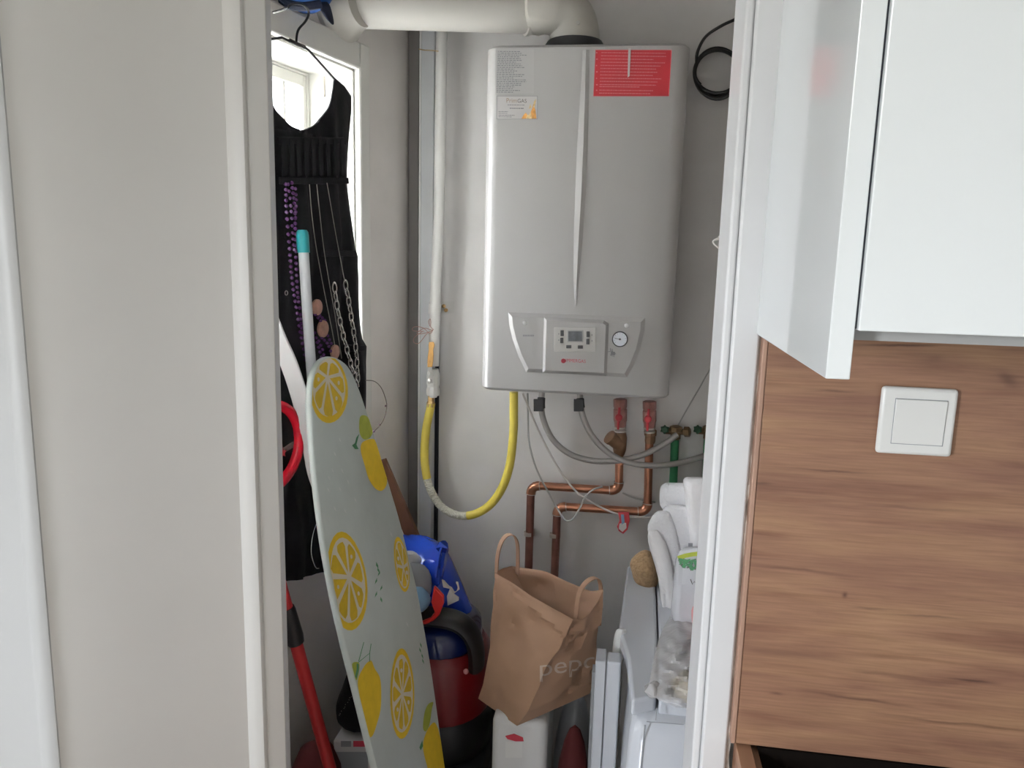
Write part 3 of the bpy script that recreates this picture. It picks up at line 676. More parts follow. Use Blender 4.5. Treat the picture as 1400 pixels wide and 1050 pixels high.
# flexible braided hoses from the boiler to the green-pipe taps
def flex(pts, label, clipu):
    q = spline([P(*p) for p in pts], 7)
    t = thing('braided_hose', label, 'hose', q[0])
    obj('hose', tube(q, 0.0074, 12), M['braid'], t)
    obj('hose_wrap', tube(q[3:9], [0.0098]*6, 10), M['dark_grey'], t)
    x = P(clipu, 553, 1.795)
    obj('clip', plate(lambda u, v: P(u, v, 1.79), lambda u, v: P(u, v, 1.81), clipu-7.5, 545.5, clipu+6, 562.5), M['black'], t, bevel=0.001, label='square black clip')
    return t
flex([(741, 536, 1.83), (740, 555, 1.82), (744, 577, 1.83), (756, 601, 1.84), (778, 620, 1.85), (808, 629.5, 1.855), (842, 630, 1.86), (878, 622, 1.87), (908, 607, 1.89), (926, 594, 1.90)], 'longer-sagging braided hose ending at the visible brass tap', 737)
flex([(793, 538, 1.83), (794, 555, 1.82), (799, 575, 1.82), (811, 598, 1.825), (832, 619, 1.83), (860, 632.5, 1.84), (893, 636.5, 1.85), (928, 633, 1.87), (968, 622, 1.90)], 'front braided hose crossing both copper pipes towards the door frame', 792)

# thin cables
def cable(name, pts, r, m, label, cat='cable', k=6, extra=None):
    g = tube(spline([P(*p) for p in pts], k), r, 7)
    return tag(obj(name, g if not extra else join(g, extra), m), label, cat)
cable('thin_cable', [(721.5, 538, 1.86), (722, 570, 1.87), (723.5, 605, 1.88), (733, 640, 1.885), (748, 670, 1.885), (762, 695, 1.88), (773, 711, 1.875), (783, 710, 1.872), (792, 696, 1.87), (800, 680, 1.87), (810, 670, 1.875), (824, 665, 1.88)], 0.0024, M['cable_grey'], 'thin grey cable curling up in front of the upper copper run')
cable('thin_cable', [(715, 538, 1.86), (724, 560, 1.865), (737, 590, 1.87), (752, 620, 1.875), (770, 650, 1.88), (790, 674, 1.88), (815, 690, 1.882), (845, 703, 1.88), (880, 707.5, 1.885), (905, 706, 1.90)], 0.0026, M['cable_white'], 'thin white cable running down right with a red tag on it')
cable('thin_cable', [(851, 674, 1.943), (862, 679, 1.943), (878, 684, 1.943), (896, 687, 1.945)], 0.0022, M['cable_grey'], 'short grey cable on the wall behind the two copper drops')
tg = thing('hanging_tag', 'small clear red-edged tag hanging from the white cable', 'tag', P(852, 729, 1.874))
def ptag(u, v, d=0.0): return P(u, v, 1.874-d)
to = [(845, 700), (860, 700.5), (861, 712), (858, 724), (852, 730), (846, 726), (843.5, 720), (847, 712)]
obj('tag_body', prism([ptag(*k) for k in to], (0, 0.003, 0)), M['valve_red'], tg, smooth=False)
obj('tag_insert', prism([ptag(*k, 0.001) for k in [(847, 716), (856, 715), (856.5, 722), (851, 727.5), (846, 723)]], (0, 0.001, 0)), M['white_plastic'], tg, smooth=False)
obj('tag_print', prism([ptag(*k, 0.0012) for k in [(849, 703.5), (853, 703.5), (854, 715), (850, 717)]], (0, 0.001, 0)), M['bag_paleblue'], tg, smooth=False)
cable('sloping_wire', [(990, 470, 1.93), (962, 520, 1.935), (940, 558, 1.935), (921, 592, 1.935)], 0.0017, M['cable_grey'], 'thin grey wire sloping up right from the brass tap', 'wire')
# green pipes with brass taps
def green(u, v1, label, part):
    yy = 1.915
    t = thing('green_pipe', label, 'pipe', P(u, v1, yy))
    obj('pipe', tube([P(u+1, 596, yy), P(u-2, v1, yy)], 0.0105, 14), M['green'], t)
    c = P(u+2, 590, yy-0.005)
    vbv = obj('tap', join(lathe(c, (0, 0, 1), [(0.010, -0.020), (0.0125, -0.018), (0.0125, 0.0), (0.016, 0.002), (0.016, 0.012), (0.01, 0.015)], 8), lathe(c+V((0, 0, 0.0)), (1, 0, 0), [(0.008, -0.030), (0.008, 0.03)], 10), lathe(c, (0.9, -0.3, 0.1), [(0.010, 0.02), (0.013, 0.022), (0.013, 0.034), (0.010, 0.036)], 6)), M['tap_brass'], t, angle=25, label='tarnished brass angle tap')
    obj('tap_handle', loft([[c+V((math.cos(k*math.pi/6)*r*(1.0 if k % 2 else 0.72)-0.028, -0.004, math.sin(k*math.pi/6)*r*(1.0 if k % 2 else 0.72)+0.006))+V((0, -d, 0)) for k in range(12)] for r, d in ((0.011, 0), (0.012, 0.008), (0.008, 0.012))]), M['tap_green'], vbv, angle=25, label='small green wheel handle')
    return t
green(922, 672, 'green plastic pipe with brass tap left of the white towels top', 0)
green(967, 668, 'second green pipe with tap half hidden behind the door frame', 1)
# black cable coil
cc0 = (982, 99)
q = []
for k in range(120):
    a = math.radians(200-k*9.6); i = k/120
    q.append(P(cc0[0]-1+31*math.cos(a)*(1+0.02*math.sin(i*40)), cc0[1]+(34-i*4)*math.sin(a)*(1 if math.sin(a) < 0 else 0.85+0.35*((k//38) % 3)/2.2), 1.935-0.010*math.sin(i*9)-0.004*(k//38)))
lead = spline([P(952, 88, 1.925), P(954, 70, 1.92), P(965, 50, 1.92), P(985, 36, 1.915), P(1004, 27, 1.91)], 6)
cb = thing('coiled_cable', 'black power cable coiled on the wall right of the boiler top', 'cable', P(982, 140, 1.93))
obj('coil', tube(q, 0.0043, 8), M['cable_black'], cb)
obj('lead', tube(lead, 0.0035, 8), M['cable_black'], cb)
obj('plug', loft([[p+V((0, dy, dz)) for dy, dz in ((-r_, -r_), (r_, -r_), (r_, r_), (-r_, r_))] for p, r_ in ((P(1003, 27.5, 1.91), 0.004), (P(1008, 24, 1.91), 0.008), (P(1024, 17, 1.91), 0.009), (P(1040, 11, 1.91), 0.009))]), M['black'], cb, bevel=0.002)
tag(obj('cord_loop', tube(spline([V((RX, 1.3, P(1000, 322, 1.3).z)), P(1000, 322, 1.3), P(984, 326, 1.3), P(975.5, 330, 1.3), P(979, 336, 1.3), P(988, 341, 1.3), P(1000, 345, 1.3), V((RX, 1.3, P(1000, 345, 1.3).z-0.03))], 6), 0.0017, 7), M['cable_white']), 'white cord loop poking out from behind the right door frame', 'cord')

# =================================================================== LEFT: HANGER, ORGANISER, NECKLACES
OO = 0.085     # organiser plane in front of the window wall
def PO(u, v, d=0.0): return PL(u, v, OO+d)
hk = spline([PO(392.5, 15), PO(395, 8.5), PO(403, 5), PO(413, 6), PO(420, 12), PO(422, 20), PO(417, 30), PO(409, 39), PO(406, 47), PO(405, 58)], 6)
# hook goes back over the casing edge
hk[0] = hk[0]-NL*0.03; hk[1] = hk[1]-NL*0.02; hk[2] = hk[2]-NL*0.012; hk[3] = hk[3]-NL*0.006
hang = thing('coat_hanger', 'black wire coat hanger hooked over the white window casing', 'hanger', PO(405, 60))
obj('hook', tube(hk, 0.0022, 8), M['black'], hang)
s_c = sL(PO(405, 58))
rt = [PO(405, 59), PO(414, 63), PO(422, 69), PO(440, 89), PO(456, 107), PO(470, 119), PO(479, 132)]
def mirror(p): return p + EL*((s_c-sL(p))*-2)
lf = [PO(405, 59), PO(395, 56), PO(385, 51.5), PO(375, 53), PO(360, 56)]
obj('arm', tube(rt, 0.0024, 8), M['black'], hang)
obj('arm', tube(lf+[mirror(PO(479, 132))], 0.0024, 8), M['black'], hang)
obj('neck_wrap', tube([PO(396, 55.5), PO(405, 60), PO(416, 64.5)], 0.0040, 8), M['black'], hang)
org = thing('jewellery_organiser', 'black dress-shaped hanging jewellery organiser in front of the window', 'organiser', PO(440, 795))
right = [(457, 107), (470, 119), (479.5, 131), (480, 150), (478, 185), (477, 240), (478.5, 290), (481, 335), (482, 343), (486, 345), (485.5, 362), (488, 385), (490, 415), (493, 450), (496, 470), (500.5, 474), (498.5, 490), (499, 520), (501.5, 560), (502, 600), (503, 660), (503, 720), (500, 762)]
neck = [(408, 177.5), (414, 177.6), (421, 176), (428, 172.5), (435, 166.5), (441, 159), (447, 148), (452, 135), (455, 122)]
def sz(p): return sL(p), p.z
half = [PO(*k) for k in neck]+[PO(*k) for k in right]
hem = [PO(470, 772), PO(447, 780), PO(420, 789), PO(392, 794), PO(370, 796), PO(345, 797)]
# build as rows: for every height the fabric spans [inner edge, outer edge]; outer edge mirrored about the hanger's centre
def at_z(pl, z):
    for a, b in zip(pl, pl[1:]):
        if (a.z-z)*(b.z-z) <= 0 and abs(a.z-b.z) > 1e-6:
            return sL(a)+(sL(b)-sL(a))*(z-a.z)/(b.z-a.z)
    return None
outer = [PO(*k) for k in right]; inn = [PO(*k) for k in neck][::-1]; inn = [PO(457, 107)]+inn
zt = PO(457, 107).z; zn = inn[-1].z
cs = sL(PO(408, 177))
rs = random.Random(4)
def fold(s, z): 
    f = 0.006*math.sin(s*60+z*3)+0.004*math.sin(s*130-z*9)+0.004*math.sin(z*22)
    return f*min(1, max(0, (zt-z)/0.2))
def cloth(rows_):     # rows of (z, s0, s1)
    n = 30; vs = []; fs = []
    for z, s0, s1 in rows_:
        for i in range(n+1):
            s = s0+(s1-s0)*i/n
            vs.append(WL(s, OO+fold(s, z), z))
    for r_ in range(len(rows_)-1):
        for i in range(n): fs.append((r_*(n+1)+i, r_*(n+1)+i+1, (r_+1)*(n+1)+i+1, (r_+1)*(n+1)+i))
    return vs, fs
strapr, strapl = [], []
N1 = 44
for k in range(N1+1):
    z = zt-0.0015-(zt-zn-0.0018)*(1-(1-k/N1)**1.7)
    so = at_z(outer, z); si = at_z(inn, z)
    if so is None or si is None: continue
    if k == N1: z -= 0.006
    strapr.append((z, so, si)); strapl.append((z, 2*cs-si, 2*cs-so))
body_rows = []
zb_ = PO(392, 795).z
hem = [PO(470, 772), PO(447, 780), PO(420, 789), PO(392, 794), PO(370, 796), PO(345, 797)]
zr = max(p.z for p in hem)+0.006
for k in range(46):
    z = zn-0.001-(zn-zr)*k/46
    so = at_z(outer, z)
    if so is None: so = body_rows[-1][1]
    body_rows.append((z, so, 2*cs-so))
# hem rows slope
srt, slf = body_rows[-1][1], body_rows[-1][2]
def hemz(s):
    h = sorted([sz(p) for p in [PO(502, 762)]+hem])
    for a, b in zip(h, h[1:]):
        if a[0] <= s <= b[0]: return a[1]+(b[1]-a[1])*(s-a[0])/(b[0]-a[0])
    return h[0][1] if s < h[0][0] else h[-1][1]
g = cloth(body_rows)
n = 30
base_i = len(g[0])
for j in (0.4, 1.0):
    for i in range(n+1):
        s = srt+(slf-srt)*i/n; z0 = body_rows[-1][0]; z = z0+(min(hemz(s), z0-0.003)-z0)*j
        g[0].append(WL(s, OO+fold(s, z), z))
r0 = len(body_rows)-1
for r_ in (r0, r0+1):
    for i in range(n): g[1].append((r_*(n+1)+i, r_*(n+1)+i+1, (r_+1)*(n+1)+i+1, (r_+1)*(n+1)+i))
obj('dress_body', g, M['cloth_black'], org, solid=0.004, angle=180)
obj('strap', cloth(strapr), M['cloth_black'], org, solid=0.004, angle=180)
obj('strap', cloth(strapl), M['cloth_black'], org, solid=0.004, angle=180)
for u0, u1, v in ((380, 470, 192), (382, 476, 247), (440, 486, 346), (455, 498, 476)):
    obj('loop_band', ribbon([PO(u0+(u1-u0)*i/8, v+(i % 2)*0.6, 0.012) for i in range(9)], (0, 0, 1), 0.012, 0.004), M['cloth_black'], org, bevel=0.001)
for k in range(9):
    u = 388+k*10
    obj('hanging_loop', ribbon([PO(u, 192, 0.014), PO(u+0.5, 215, 0.020), PO(u+1, 240, 0.014)], EL, 0.012, 0.003), M['cloth_black'], org)
# necklaces
def strand(pts, r, step):
    q = spline(pts, 10); out = []; acc = 0
    out.append(ball(q[0], r, n=7, m=5))
    for a, b in zip(q, q[1:]):
        acc += (b-a).length
        if acc >= step: out.append(ball(b, r, n=7, m=5)); acc = 0
    return join(*out)
pb = thing('bead_necklace', 'long purple bead necklace hanging left of the teal-capped pole', 'necklace', PO(412, 455, 0.02))
bs = obj('bead_strand', join(strand([PO(391, 252, 0.02), PO(392, 290, 0.02), PO(396, 340, 0.02), PO(399, 380, 0.02), PO(405, 420, 0.02), PO(412, 462, 0.02), PO(420, 500, 0.02)], 0.0036, 0.0082), strand([PO(399, 250, 0.02), PO(403, 285, 0.02), PO(404, 320, 0.02), PO(405, 360, 0.021), PO(407, 400, 0.021), PO(411, 430, 0.021), PO(414, 462, 0.021), PO(421, 500, 0.02)], 0.0036, 0.0080), strand([PO(394, 252, 0.02), PO(398, 285, 0.023), PO(401, 330, 0.023), PO(403, 345, 0.022)], 0.0033, 0.0085), strand([PO(404, 258, 0.02), PO(405, 275, 0.022), PO(404, 300, 0.022)], 0.0033, 0.0085)), M['bead_purple'], pb)
bs['kind'] = 'stuff'
nk = thing('disc_necklace', 'necklace of reddish wooden discs and dark beads above the ironing board tip', 'necklace', PO(450, 490, 0.02))
for u, v, r_ in ((433.5, 420, 0.0150), (441.5, 449.5, 0.0165), (458, 481, 0.0140)):
    c = PO(u, v, 0.024); obj('wooden_disc', lathe(c-NL*0.004, NL, [(0.002, 0.0), (r_*0.8, 0), (r_, 0.002), (r_, 0.006), (r_*0.8, 0.008), (0.002, 0.0075)], 20), M['wood_disc'], nk)
b2 = obj('bead_strand', join(*[strand([PO(*p, 0.024) for p in s], 0.0034, 0.0095) for s in ([(431, 430), (437, 437), (441, 442)], [(437, 431), (444, 438)], [(430, 455), (433, 465), (436, 476), (440, 490)], [(436, 466), (441, 478), (444, 492)], [(448, 459), (452, 468), (456, 476)], [(440, 462), (448, 470), (452, 480)])]), M['bead_purple'], nk)
b2['kind'] = 'stuff'
def chain(name, pts, label, r=0.0009, m='chain_thin'):
    return tag(obj(name, tube(spline([PO(*p) for p in pts], 6), r, 5), M[m]), label, 'necklace')
chain('thin_chain', [(423, 252, .021), (426, 290, .021), (431, 330, .021), (438, 370, .022), (446, 412, .024), (454, 452, .024), (461, 490, .022)], 'thin dull chain, left of the two plain long ones, beside the white pole')
chain('thin_chain', [(433, 252, .021), (437, 290, .021), (442, 335, .021), (449, 380, .022), (457, 425, .024), (464, 470, .024), (467, 490, .022)], 'thin dull chain, right of the two plain long ones, left of the silver links')
chain('thin_chain', [(447, 250, .021), (453, 285, .021), (459, 320, .021), (465, 352, .025), (470, 378, .022), (473, 387, .02)], 'faint dark fine chain leading down to the silver link chain')
sv = thing('silver_chain', 'chunky silver link chain necklace hanging in two strands', 'necklace', PO(488, 530, 0.02))
tor = tube([V((math.cos(a)*0.0068, 0, math.sin(a)*0.0105)) for a in [2*math.pi*k/14 for k in range(14)]], 0.0020, 6, closed=True)
lm = None
def links(pts):
    global lm
    q = spline([PO(*p, 0.024) for p in pts], 12); acc = 99; k = 0
    for a, b in zip(q, q[1:]):
        acc += (b-a).length
        if acc < 0.0150: continue
        acc = 0; k += 1
        d = (b-a).normalized()
        zx = d; yx = (NL if k % 2 else (NL*0.5+EL*0.86)); yx = (yx-zx*yx.dot(zx)).normalized(); xx = yx.cross(zx)
        mt = Matrix(((xx.x, yx.x, zx.x, 0), (xx.y, yx.y, zx.y, 0), (xx.z, yx.z, zx.z, 0), (0, 0, 0, 1)))
        if lm is None:
            o = obj('link', ([p+ORG[sv.name] for p in tor[0]], tor[1]), M['silver'], sv); lm = o.data
        else:
            o = bpy.data.objects.new('link', lm); COL.objects.link(o); o.parent = sv
        o.matrix_local = Matrix.Translation(b-ORG[sv.name]) @ mt
links([(457, 392), (459, 410), (463, 432), (468, 455), (474, 478), (480, 500), (486, 518), (489, 528)])
links([(472, 388), (476, 410), (480, 435), (484, 460), (487, 485), (488, 505), (489, 520)])
wc = [(500, 520), (512, 521.5), (521, 530), (527, 545), (528.5, 557), (525, 572), (519, 582), (511, 590), (503, 597)]
ck = thing('wire_choker', 'thin wire choker with tiny beads looping over the bare wall', 'necklace', PO(511, 590, 0.0))
obj('wire', tube(spline([PO(u, v, -0.03 if u > 505 else 0.012) for u, v in wc], 6), 0.0010, 6), M['wire_brown'], ck)
obj('beads', join(*[ball(PO(u, v, -0.028), 0.0026, n=7, m=5) for u, v in ((527, 555), (519, 581), (511, 590))]), M['bead_dark'], ck)
tag(obj('thin_chain', tube(spline([PO(435, 710, .02), PO(428, 730, .02), PO(425.5, 755, .02), (PO(431, 775, .02)), PO(436, 777, .02)], 6), 0.0009, 5), M['silver']), 'fine pale thread loop low on the black organiser beside the board', 'necklace')
hc = thing('hair_clip', 'grey hair clip with a silver star seen inside the red hoop', 'hair clip', PO(395, 620, 0.02))
obj('clip_bar', join(tube([PO(380, 619, .022), PO(399, 605.5, .022), PO(403, 604, .022), PO(403.5, 607, .022), PO(397, 613, .022), PO(382, 621, .022)], 0.0018, 6), prism([PO(*k, 0.018) for k in [(384, 616), (402, 606), (402, 610), (390, 616), (384, 620)]], NL*0.003)), M['steel'], hc)
stc = PO(386, 619, 0.024)
obj('star', prism([stc+(EL*-math.sin(math.pi*k/5)*1+V((0, 0, 1))*math.cos(math.pi*k/5))*(0.011 if k % 2 == 0 else 0.005) for k in range(10)], NL*0.002), M['silver'], hc, smooth=False)
er = PO(391.5, 400.5, 0.012)
tag(obj('ring_earring', tube([er+(EL*math.cos(a)+V((0, 0, 1))*math.sin(a))*0.004 for a in [2*math.pi*k/12 for k in range(12)]], 0.0008, 5, closed=True), M['chain_thin']), 'tiny dull ring earring pinned on the black fabric near the door', 'earring')

# red hoop, white curved strip, teal-capped pole
rc = PL(375, 610, 0.124)
hp_ = []
for k in range(40):
    a = 2*math.pi*k/40
    hp_.append(rc + EL*(-0.012) + (EL*math.cos(a)*0.083*(1 if True else 1) + V((0, 0, 1))*math.sin(a)*0.074) - EL*0.0)
tag(obj('red_hoop', tube(hp_, 0.0098, 14, closed=True), M['red_gloss']), 'glossy red plastic hoop hung in front of the black organiser', 'hoop')
def PI(u, v, o=0.17): return PL(u, v, o)
cs_pts = [(352, 395), (366, 425), (381, 462), (396, 495), (408, 530), (418, 567), (426, 605), (433, 645), (445, 680), (456, 720), (473, 780), (492, 850), (517, 950), (543, 1060)]
wd_ = [0.026]*len(cs_pts)
q = spline([PI(u-2, v, 0.142+max(0, v-600)*0.00021) for u, v in cs_pts], 4)
q.append(V((q[-1].x+0.02, q[-1].y, 0.02)))
tag(obj('curved_strip', ribbon(q, V((1, 0.2, 0.25)), 0.030, 0.006), M['white_plastic'], bevel=0.002), 'curved white plastic strip crossing over the red hoop', 'strip')
pole = thing('capped_pole', 'white broom pole with a teal end cap, leaning by the window', 'pole', PL(460, 900, 0.14))
pq = spline([PL(u, v, o+0.018) for u, v, o in ((414, 330, .100), (418.5, 400, .104), (424.5, 490, .108), (433, 590, .114), (447, 670, .124), (470, 770, .14), (494, 870, .16), (518, 970, .185), (538, 1060, .21))], 5)
pt = pq[0]; dv = (pq[1]-pq[0]).normalized(); dz_ = (pq[-1]-pq[-2]).normalized(); end = pq[-1]+dz_*((0.0-pq[-1].z)/dz_.z)
obj('handle', tube(pq+[end], 0.0095, 14), M['pole_white'], pole)
obj('end_cap', lathe(pt+dv*0.020, -dv, [(0.0112, 0), (0.0112, 0.03), (0.0105, 0.036), (0.008, 0.040), (0.0, 0.0405)], 16), M['teal'], pole, label='teal cap')

# =================================================================== IRONING BOARD
BA, BB, BC = P(437, 700, 1.18), P(545, 700, 1.48), P(515, 1050, 1.165)
bn = (BB-BA).cross(BC-BA).normalized()
if bn.dot(EYE-BA) < 0: bn = -bn
def PB(u, v, d=0.0): return PP(u, v, BA+bn*d, bn)
outl = [(515, 1050), (490, 950), (465, 850), (447, 760), (437, 690), (430, 625), (426, 570), (425.5, 540), (428, 515), (434, 498), (443, 489), (452, 487), (464, 490), (475, 499), (484, 515), (495, 543), (508, 583), (521, 625), (534, 667), (546, 708), (557, 752), (569, 800), (578, 848), (588, 905), (597, 968), (608, 1050)]
Lb = PB(515, 1050); Rb = PB(608, 1050)
dl = (PB(515, 1050)-PB(480, 910)).normalized()
dr = (PB(608, 1050)-PB(595, 955)).normalized()
tl = (0.0-Lb.z)/dl.z; 
pl0 = Lb+dl*tl; pr0 = Rb+dl*((0.0-Rb.z)/dl.z)
oc = spline([PB(*k) for k in outl], 3)
poly = oc+[pr0, pl0]
ib = thing('ironing_board', 'ironing board with pale lemon-print cover leaning on end', 'ironing board', ((pl0.x+pr0.x)/2, (pl0.y+pr0.y)/2, 0.0))
thk = 0.013
cen = sum(poly, V())/len(poly)
shr = [p+(cen-p).normalized()*0.0035 for p in poly]
obj('board_cover', loft([[p-bn*thk for p in shr], [p-bn*(thk-0.004) for p in poly], [p-bn*0.004 for p in poly], [p for p in shr]]), M['cover'], ib, angle=60)
# printed lemons: flat shapes lying on the cloth
prints = {'lemon': [], 'lemon_dark': [], 'pith': [], 'leaf': [], 'leaf_light': [], 'speck': []}
bpoly = [( (p-BA).dot((BB-BA).normalized()), (p-BA).dot(bn.cross((BB-BA).normalized())) ) for p in shr]
bu = (BB-BA).normalized(); bv = bn.cross(bu)
def inside(x, y):
    c = False; n_ = len(bpoly)
    for i in range(n_):
        (x1, y1), (x2, y2) = bpoly[i], bpoly[i-1]
        if (y1 > y) != (y2 > y) and x < (x2-x1)*(y-y1)/(y2-y1)+x1: c = not c
    return c
def clip_pts(pts):      # Sutherland-Hodgman is overkill: pull outside points to the border
    out = []
    c2 = (sum(p[0] for p in pts)/len(pts), sum(p[1] for p in pts)/len(pts))
    for x, y in pts:
        if not inside(x, y):
            lo, hi = 0.0, 1.0
            for _ in range(14):
                m_ = (lo+hi)/2
                if inside(c2[0]+(x-c2[0])*m_, c2[1]+(y-c2[1])*m_): lo = m_
                else: hi = m_
            x, y = c2[0]+(x-c2[0])*lo, c2[1]+(y-c2[1])*lo
        out.append((x, y))
    return out
pname = {'lemon': 'lemon_print', 'lemon_dark': 'segment_print', 'pith': 'pith_print', 'leaf': 'leaf_print', 'leaf_light': 'leaf_print', 'speck': 'speck_print'}
def pr(kind, px, d):
    if kind in ('lemon', 'leaf_light') and 6 <= len(px) <= 16:
        px = [(p.x, p.y) for p in spline([(u, v, 0) for u, v in px], 4, closed=True)]
    pts = [((PB(u, v)-BA).dot(bu), (PB(u, v)-BA).dot(bv)) for u, v in px]
    pts = clip_pts(pts)
    obj(pname.get(kind, 'print'), ([BA+bu*x+bv*y+bn*(d+0.0002) for x, y in pts], [tuple(range(len(pts)))]), M[kind], ib, smooth=False)
def ell(cx, cy, a, b, rot=0, k=28, wob=0.0, a0=0, a1=360):
    out = []
    for i in range(k):
        t = math.radians(a0+(a1-a0)*i/k); c, s = math.cos(t), math.sin(t); w_ = 1+wob*math.sin(3*t+1)
        x, y = a*c*w_, b*s*w_; r_ = math.radians(rot)
        out.append((cx+x*math.cos(r_)-y*math.sin(r_), cy+x*math.sin(r_)+y*math.cos(r_)))
    return out
def slice_(cx, cy, a, b, rot, hx_, hy_, segs=8, ph=0, scale=0.80):
    pr('lemon', ell(cx, cy, a, b, rot, wob=0.02), 0.0002)
    pr('pith', ell(cx+hx_*0.15, cy+hy_*0.15, a*0.86, b*0.86, rot, wob=0.03), 0.0005)
    for k in range(segs):
        t0_ = ph+360*k/segs+5; t1_ = ph+360*(k+1)/segs-5
        pts = []
        tm = math.radians((t0_+t1_)/2); r_ = math.radians(rot)
        def q(t, f):
            x, y = a*scale*f*math.cos(t), b*scale*f*math.sin(t)
            ex, ey = x*math.cos(r_)-y*math.sin(r_), x*math.sin(r_)+y*math.cos(r_)
            return (cx+hx_*(1-f)+ex, cy+hy_*(1-f)+ey)
        pts.append(q(tm, 0.14))
        for i in range(7):
            tt = math.radians(t0_+(t1_-t0_)*i/6); f = 1.0 if 0 < i < 6 else 0.88
            pts.append(q(tt, f))
        pr('lemon_dark', pts, 0.0008)
        if k % 3 == 0:
            x, y = q(tm, 0.68); pr('pith', ell(x, y, 1.6, 3.0, rot, 10), 0.0011)
slice_(449, 532, 26, 47, -3, -2, -16, 7, 20)
slice_(474, 795, 27, 68, -6, 3, -6, 8, 10)
slice_(549.5, 949, 16.5, 62, 0, 0, 0, 9, 0, 0.78)
slice_(549, 772, 9.5, 38, -8, 2, 4, 6, 0)
# whole lemons
pr('lemon', [(495, 605), (509, 600), (519, 607), (524, 625), (528.5, 645), (528.5, 662), (522, 671), (513, 668), (504, 655), (498, 635), (493, 617)], 0.0002)
pr('leaf_light', [(492, 570), (501, 569), (507, 580), (509, 592), (503, 600), (496, 600), (491, 590)], 0.0004)
pr('leaf', ell(500.5, 592, 8, 8.5, 0, 20), 0.0003)
pr('leaf_light', ell(500, 591, 6.6, 7, 0, 20), 0.0006)
pr('leaf', [(491, 593), (489, 600), (487, 608), (490, 614), (485, 614), (481, 609), (485, 606), (487, 598)], 0.0003)
pr('lemon', [(497, 912), (504, 904), (508, 904), (512, 914), (519, 926), (521, 945), (520, 970), (515, 990), (509, 1006), (503, 1006), (498, 985), (492, 955), (489, 930)], 0.0002)
pr('leaf_light', [(481, 908), (487, 905), (491, 908), (490, 920), (487, 930), (483, 922)], 0.0004)
pr('leaf', [(487, 907), (490, 908), (490, 916), (487, 928), (485, 925), (487, 915)], 0.0006)
for a, b in (((489, 906), (505, 893)), ((505, 893), (507, 880)), ((505, 893), (505, 905)), ((490, 904), (497, 878))):
    pr('leaf', [(a[0]-0.5, a[1]), (a[0]+0.5, a[1]+0.3), (b[0]+0.5, b[1]), (b[0]-0.5, b[1])], 0.0004)
pr('lemon', [(583, 1000), (592, 988), (597, 992), (601, 1005), (606, 1030), (610, 1055), (590, 1062), (583, 1045), (578, 1020)], 0.0002)
pr('leaf_light', [(592, 960), (590, 970), (587, 990), (582, 1000), (578, 995), (580, 975), (585, 963)], 0.0004)
pr('leaf', [(577, 1012), (578, 1020), (575, 1026), (573, 1022)], 0.0004)
for (u, v, da, db) in ((514, 768, 3, 10), (519, 780, -3, 8), (515, 790, -3, 9), (522, 800, -3, 8), (515, 808, -3, 9), (520, 816, 2, 8), (516, 776, 2, 7)):
    pr('leaf', [(u, v), (u+da*0.4+1.5, v+db*0.5), (u+da, v+db), (u+da*0.3-1.2, v+db*0.5)], 0.0004)
for u, v in ((573, 885), (576, 893), (577, 900), (574, 878)):
    pr('leaf', [(u, v), (u+2, v+4), (u+2.5, v+8), (u, v+4)], 0.0004)
for u, v in ((447, 666), (484, 680), (456, 692), (470, 695), (463, 665), (474, 655), (453, 640), (448, 650), (466, 640), (555, 850), (533, 727), (463, 598), (456, 617), (440, 560)):
    pr('speck', [(u, v), (u+2.2, v+3), (u+3.4, v+7.5), (u+0.8, v+4)], 0.0003)
# =================================================================== LOWER LEFT
rp_ = thing('red_mop', 'red mop pole with a black joint, lower left by the door', 'mop', P(452, 1050, 1.25))
pa, pb_ = P(383, 800, 1.18), P(449, 1042, 1.24)
dd = (pb_-pa).normalized(); e_ = pb_+dd*((0.09-pb_.z)/dd.z)
obj('handle', tube([pa-dd*0.25, e_], 0.0115, 14), M['red_dull'], rp_)
ja, jb = pa+dd*0.045, pa+dd*0.118
obj('joint', tube([ja, ja.lerp(jb, 0.1), ja.lerp(jb, 0.85), jb], [0.0135, 0.0150, 0.0165, 0.0150], 14), M['black'], rp_, label='black telescopic joint')
obj('mop_head', lathe(V((e_.x, e_.y, 0.0)), (0, 0, 1), [(0.07, 0), (0.075, 0.03), (0.05, 0.07), (0.018, 0.10)], 16), M['black'], rp_)
db_ = thing('cloth_roll', 'dark maroon bulky roll on the floor behind the red mop pole', 'roll', P(428, 1060, 1.36))
c = P(436, 1040, 1.38)
obj('roll_body', lathe(V((c.x-0.005, c.y, 0)), (0, 0, 1), [(0.055, 0), (0.055, c.z-0.05), (0.05, c.z-0.01), (0.035, c.z+0.025), (0.012, c.z+0.04)], 18), M['maroon'], db_)
c = P(505, 955, 1.46)
sb = thing('black_bag', 'black bag with sparkling trim tucked behind the ironing board', 'bag', V((c.x, c.y, P(500, 1008, 1.42).z)))
bagz0 = P(500, 1006, 1.42).z
obj('bag_body', loft([[V((x, y, z)) for x, y, z in ((a0_, 1.40, zz_), (a1_, 1.40, zz_), (a1_+0.01, 1.52, zz_), (a0_+0.01, 1.52, zz_))] for a0_, a1_, zz_ in ((P(456, 1004, 1.40).x, P(510, 1004, 1.4).x, bagz0), (P(440, 985, 1.40).x, P(510, 985, 1.4).x, bagz0+0.03), (P(446, 960, 1.4).x, P(505, 960, 1.4).x, bagz0+0.07), (P(460, 925, 1.4).x, P(500, 930, 1.4).x, bagz0+0.12), (P(466, 875, 1.4).x, P(492, 880, 1.4).x, bagz0+0.18))]), M['cloth_black'], sb, sub=2)
rs = random.Random(9)
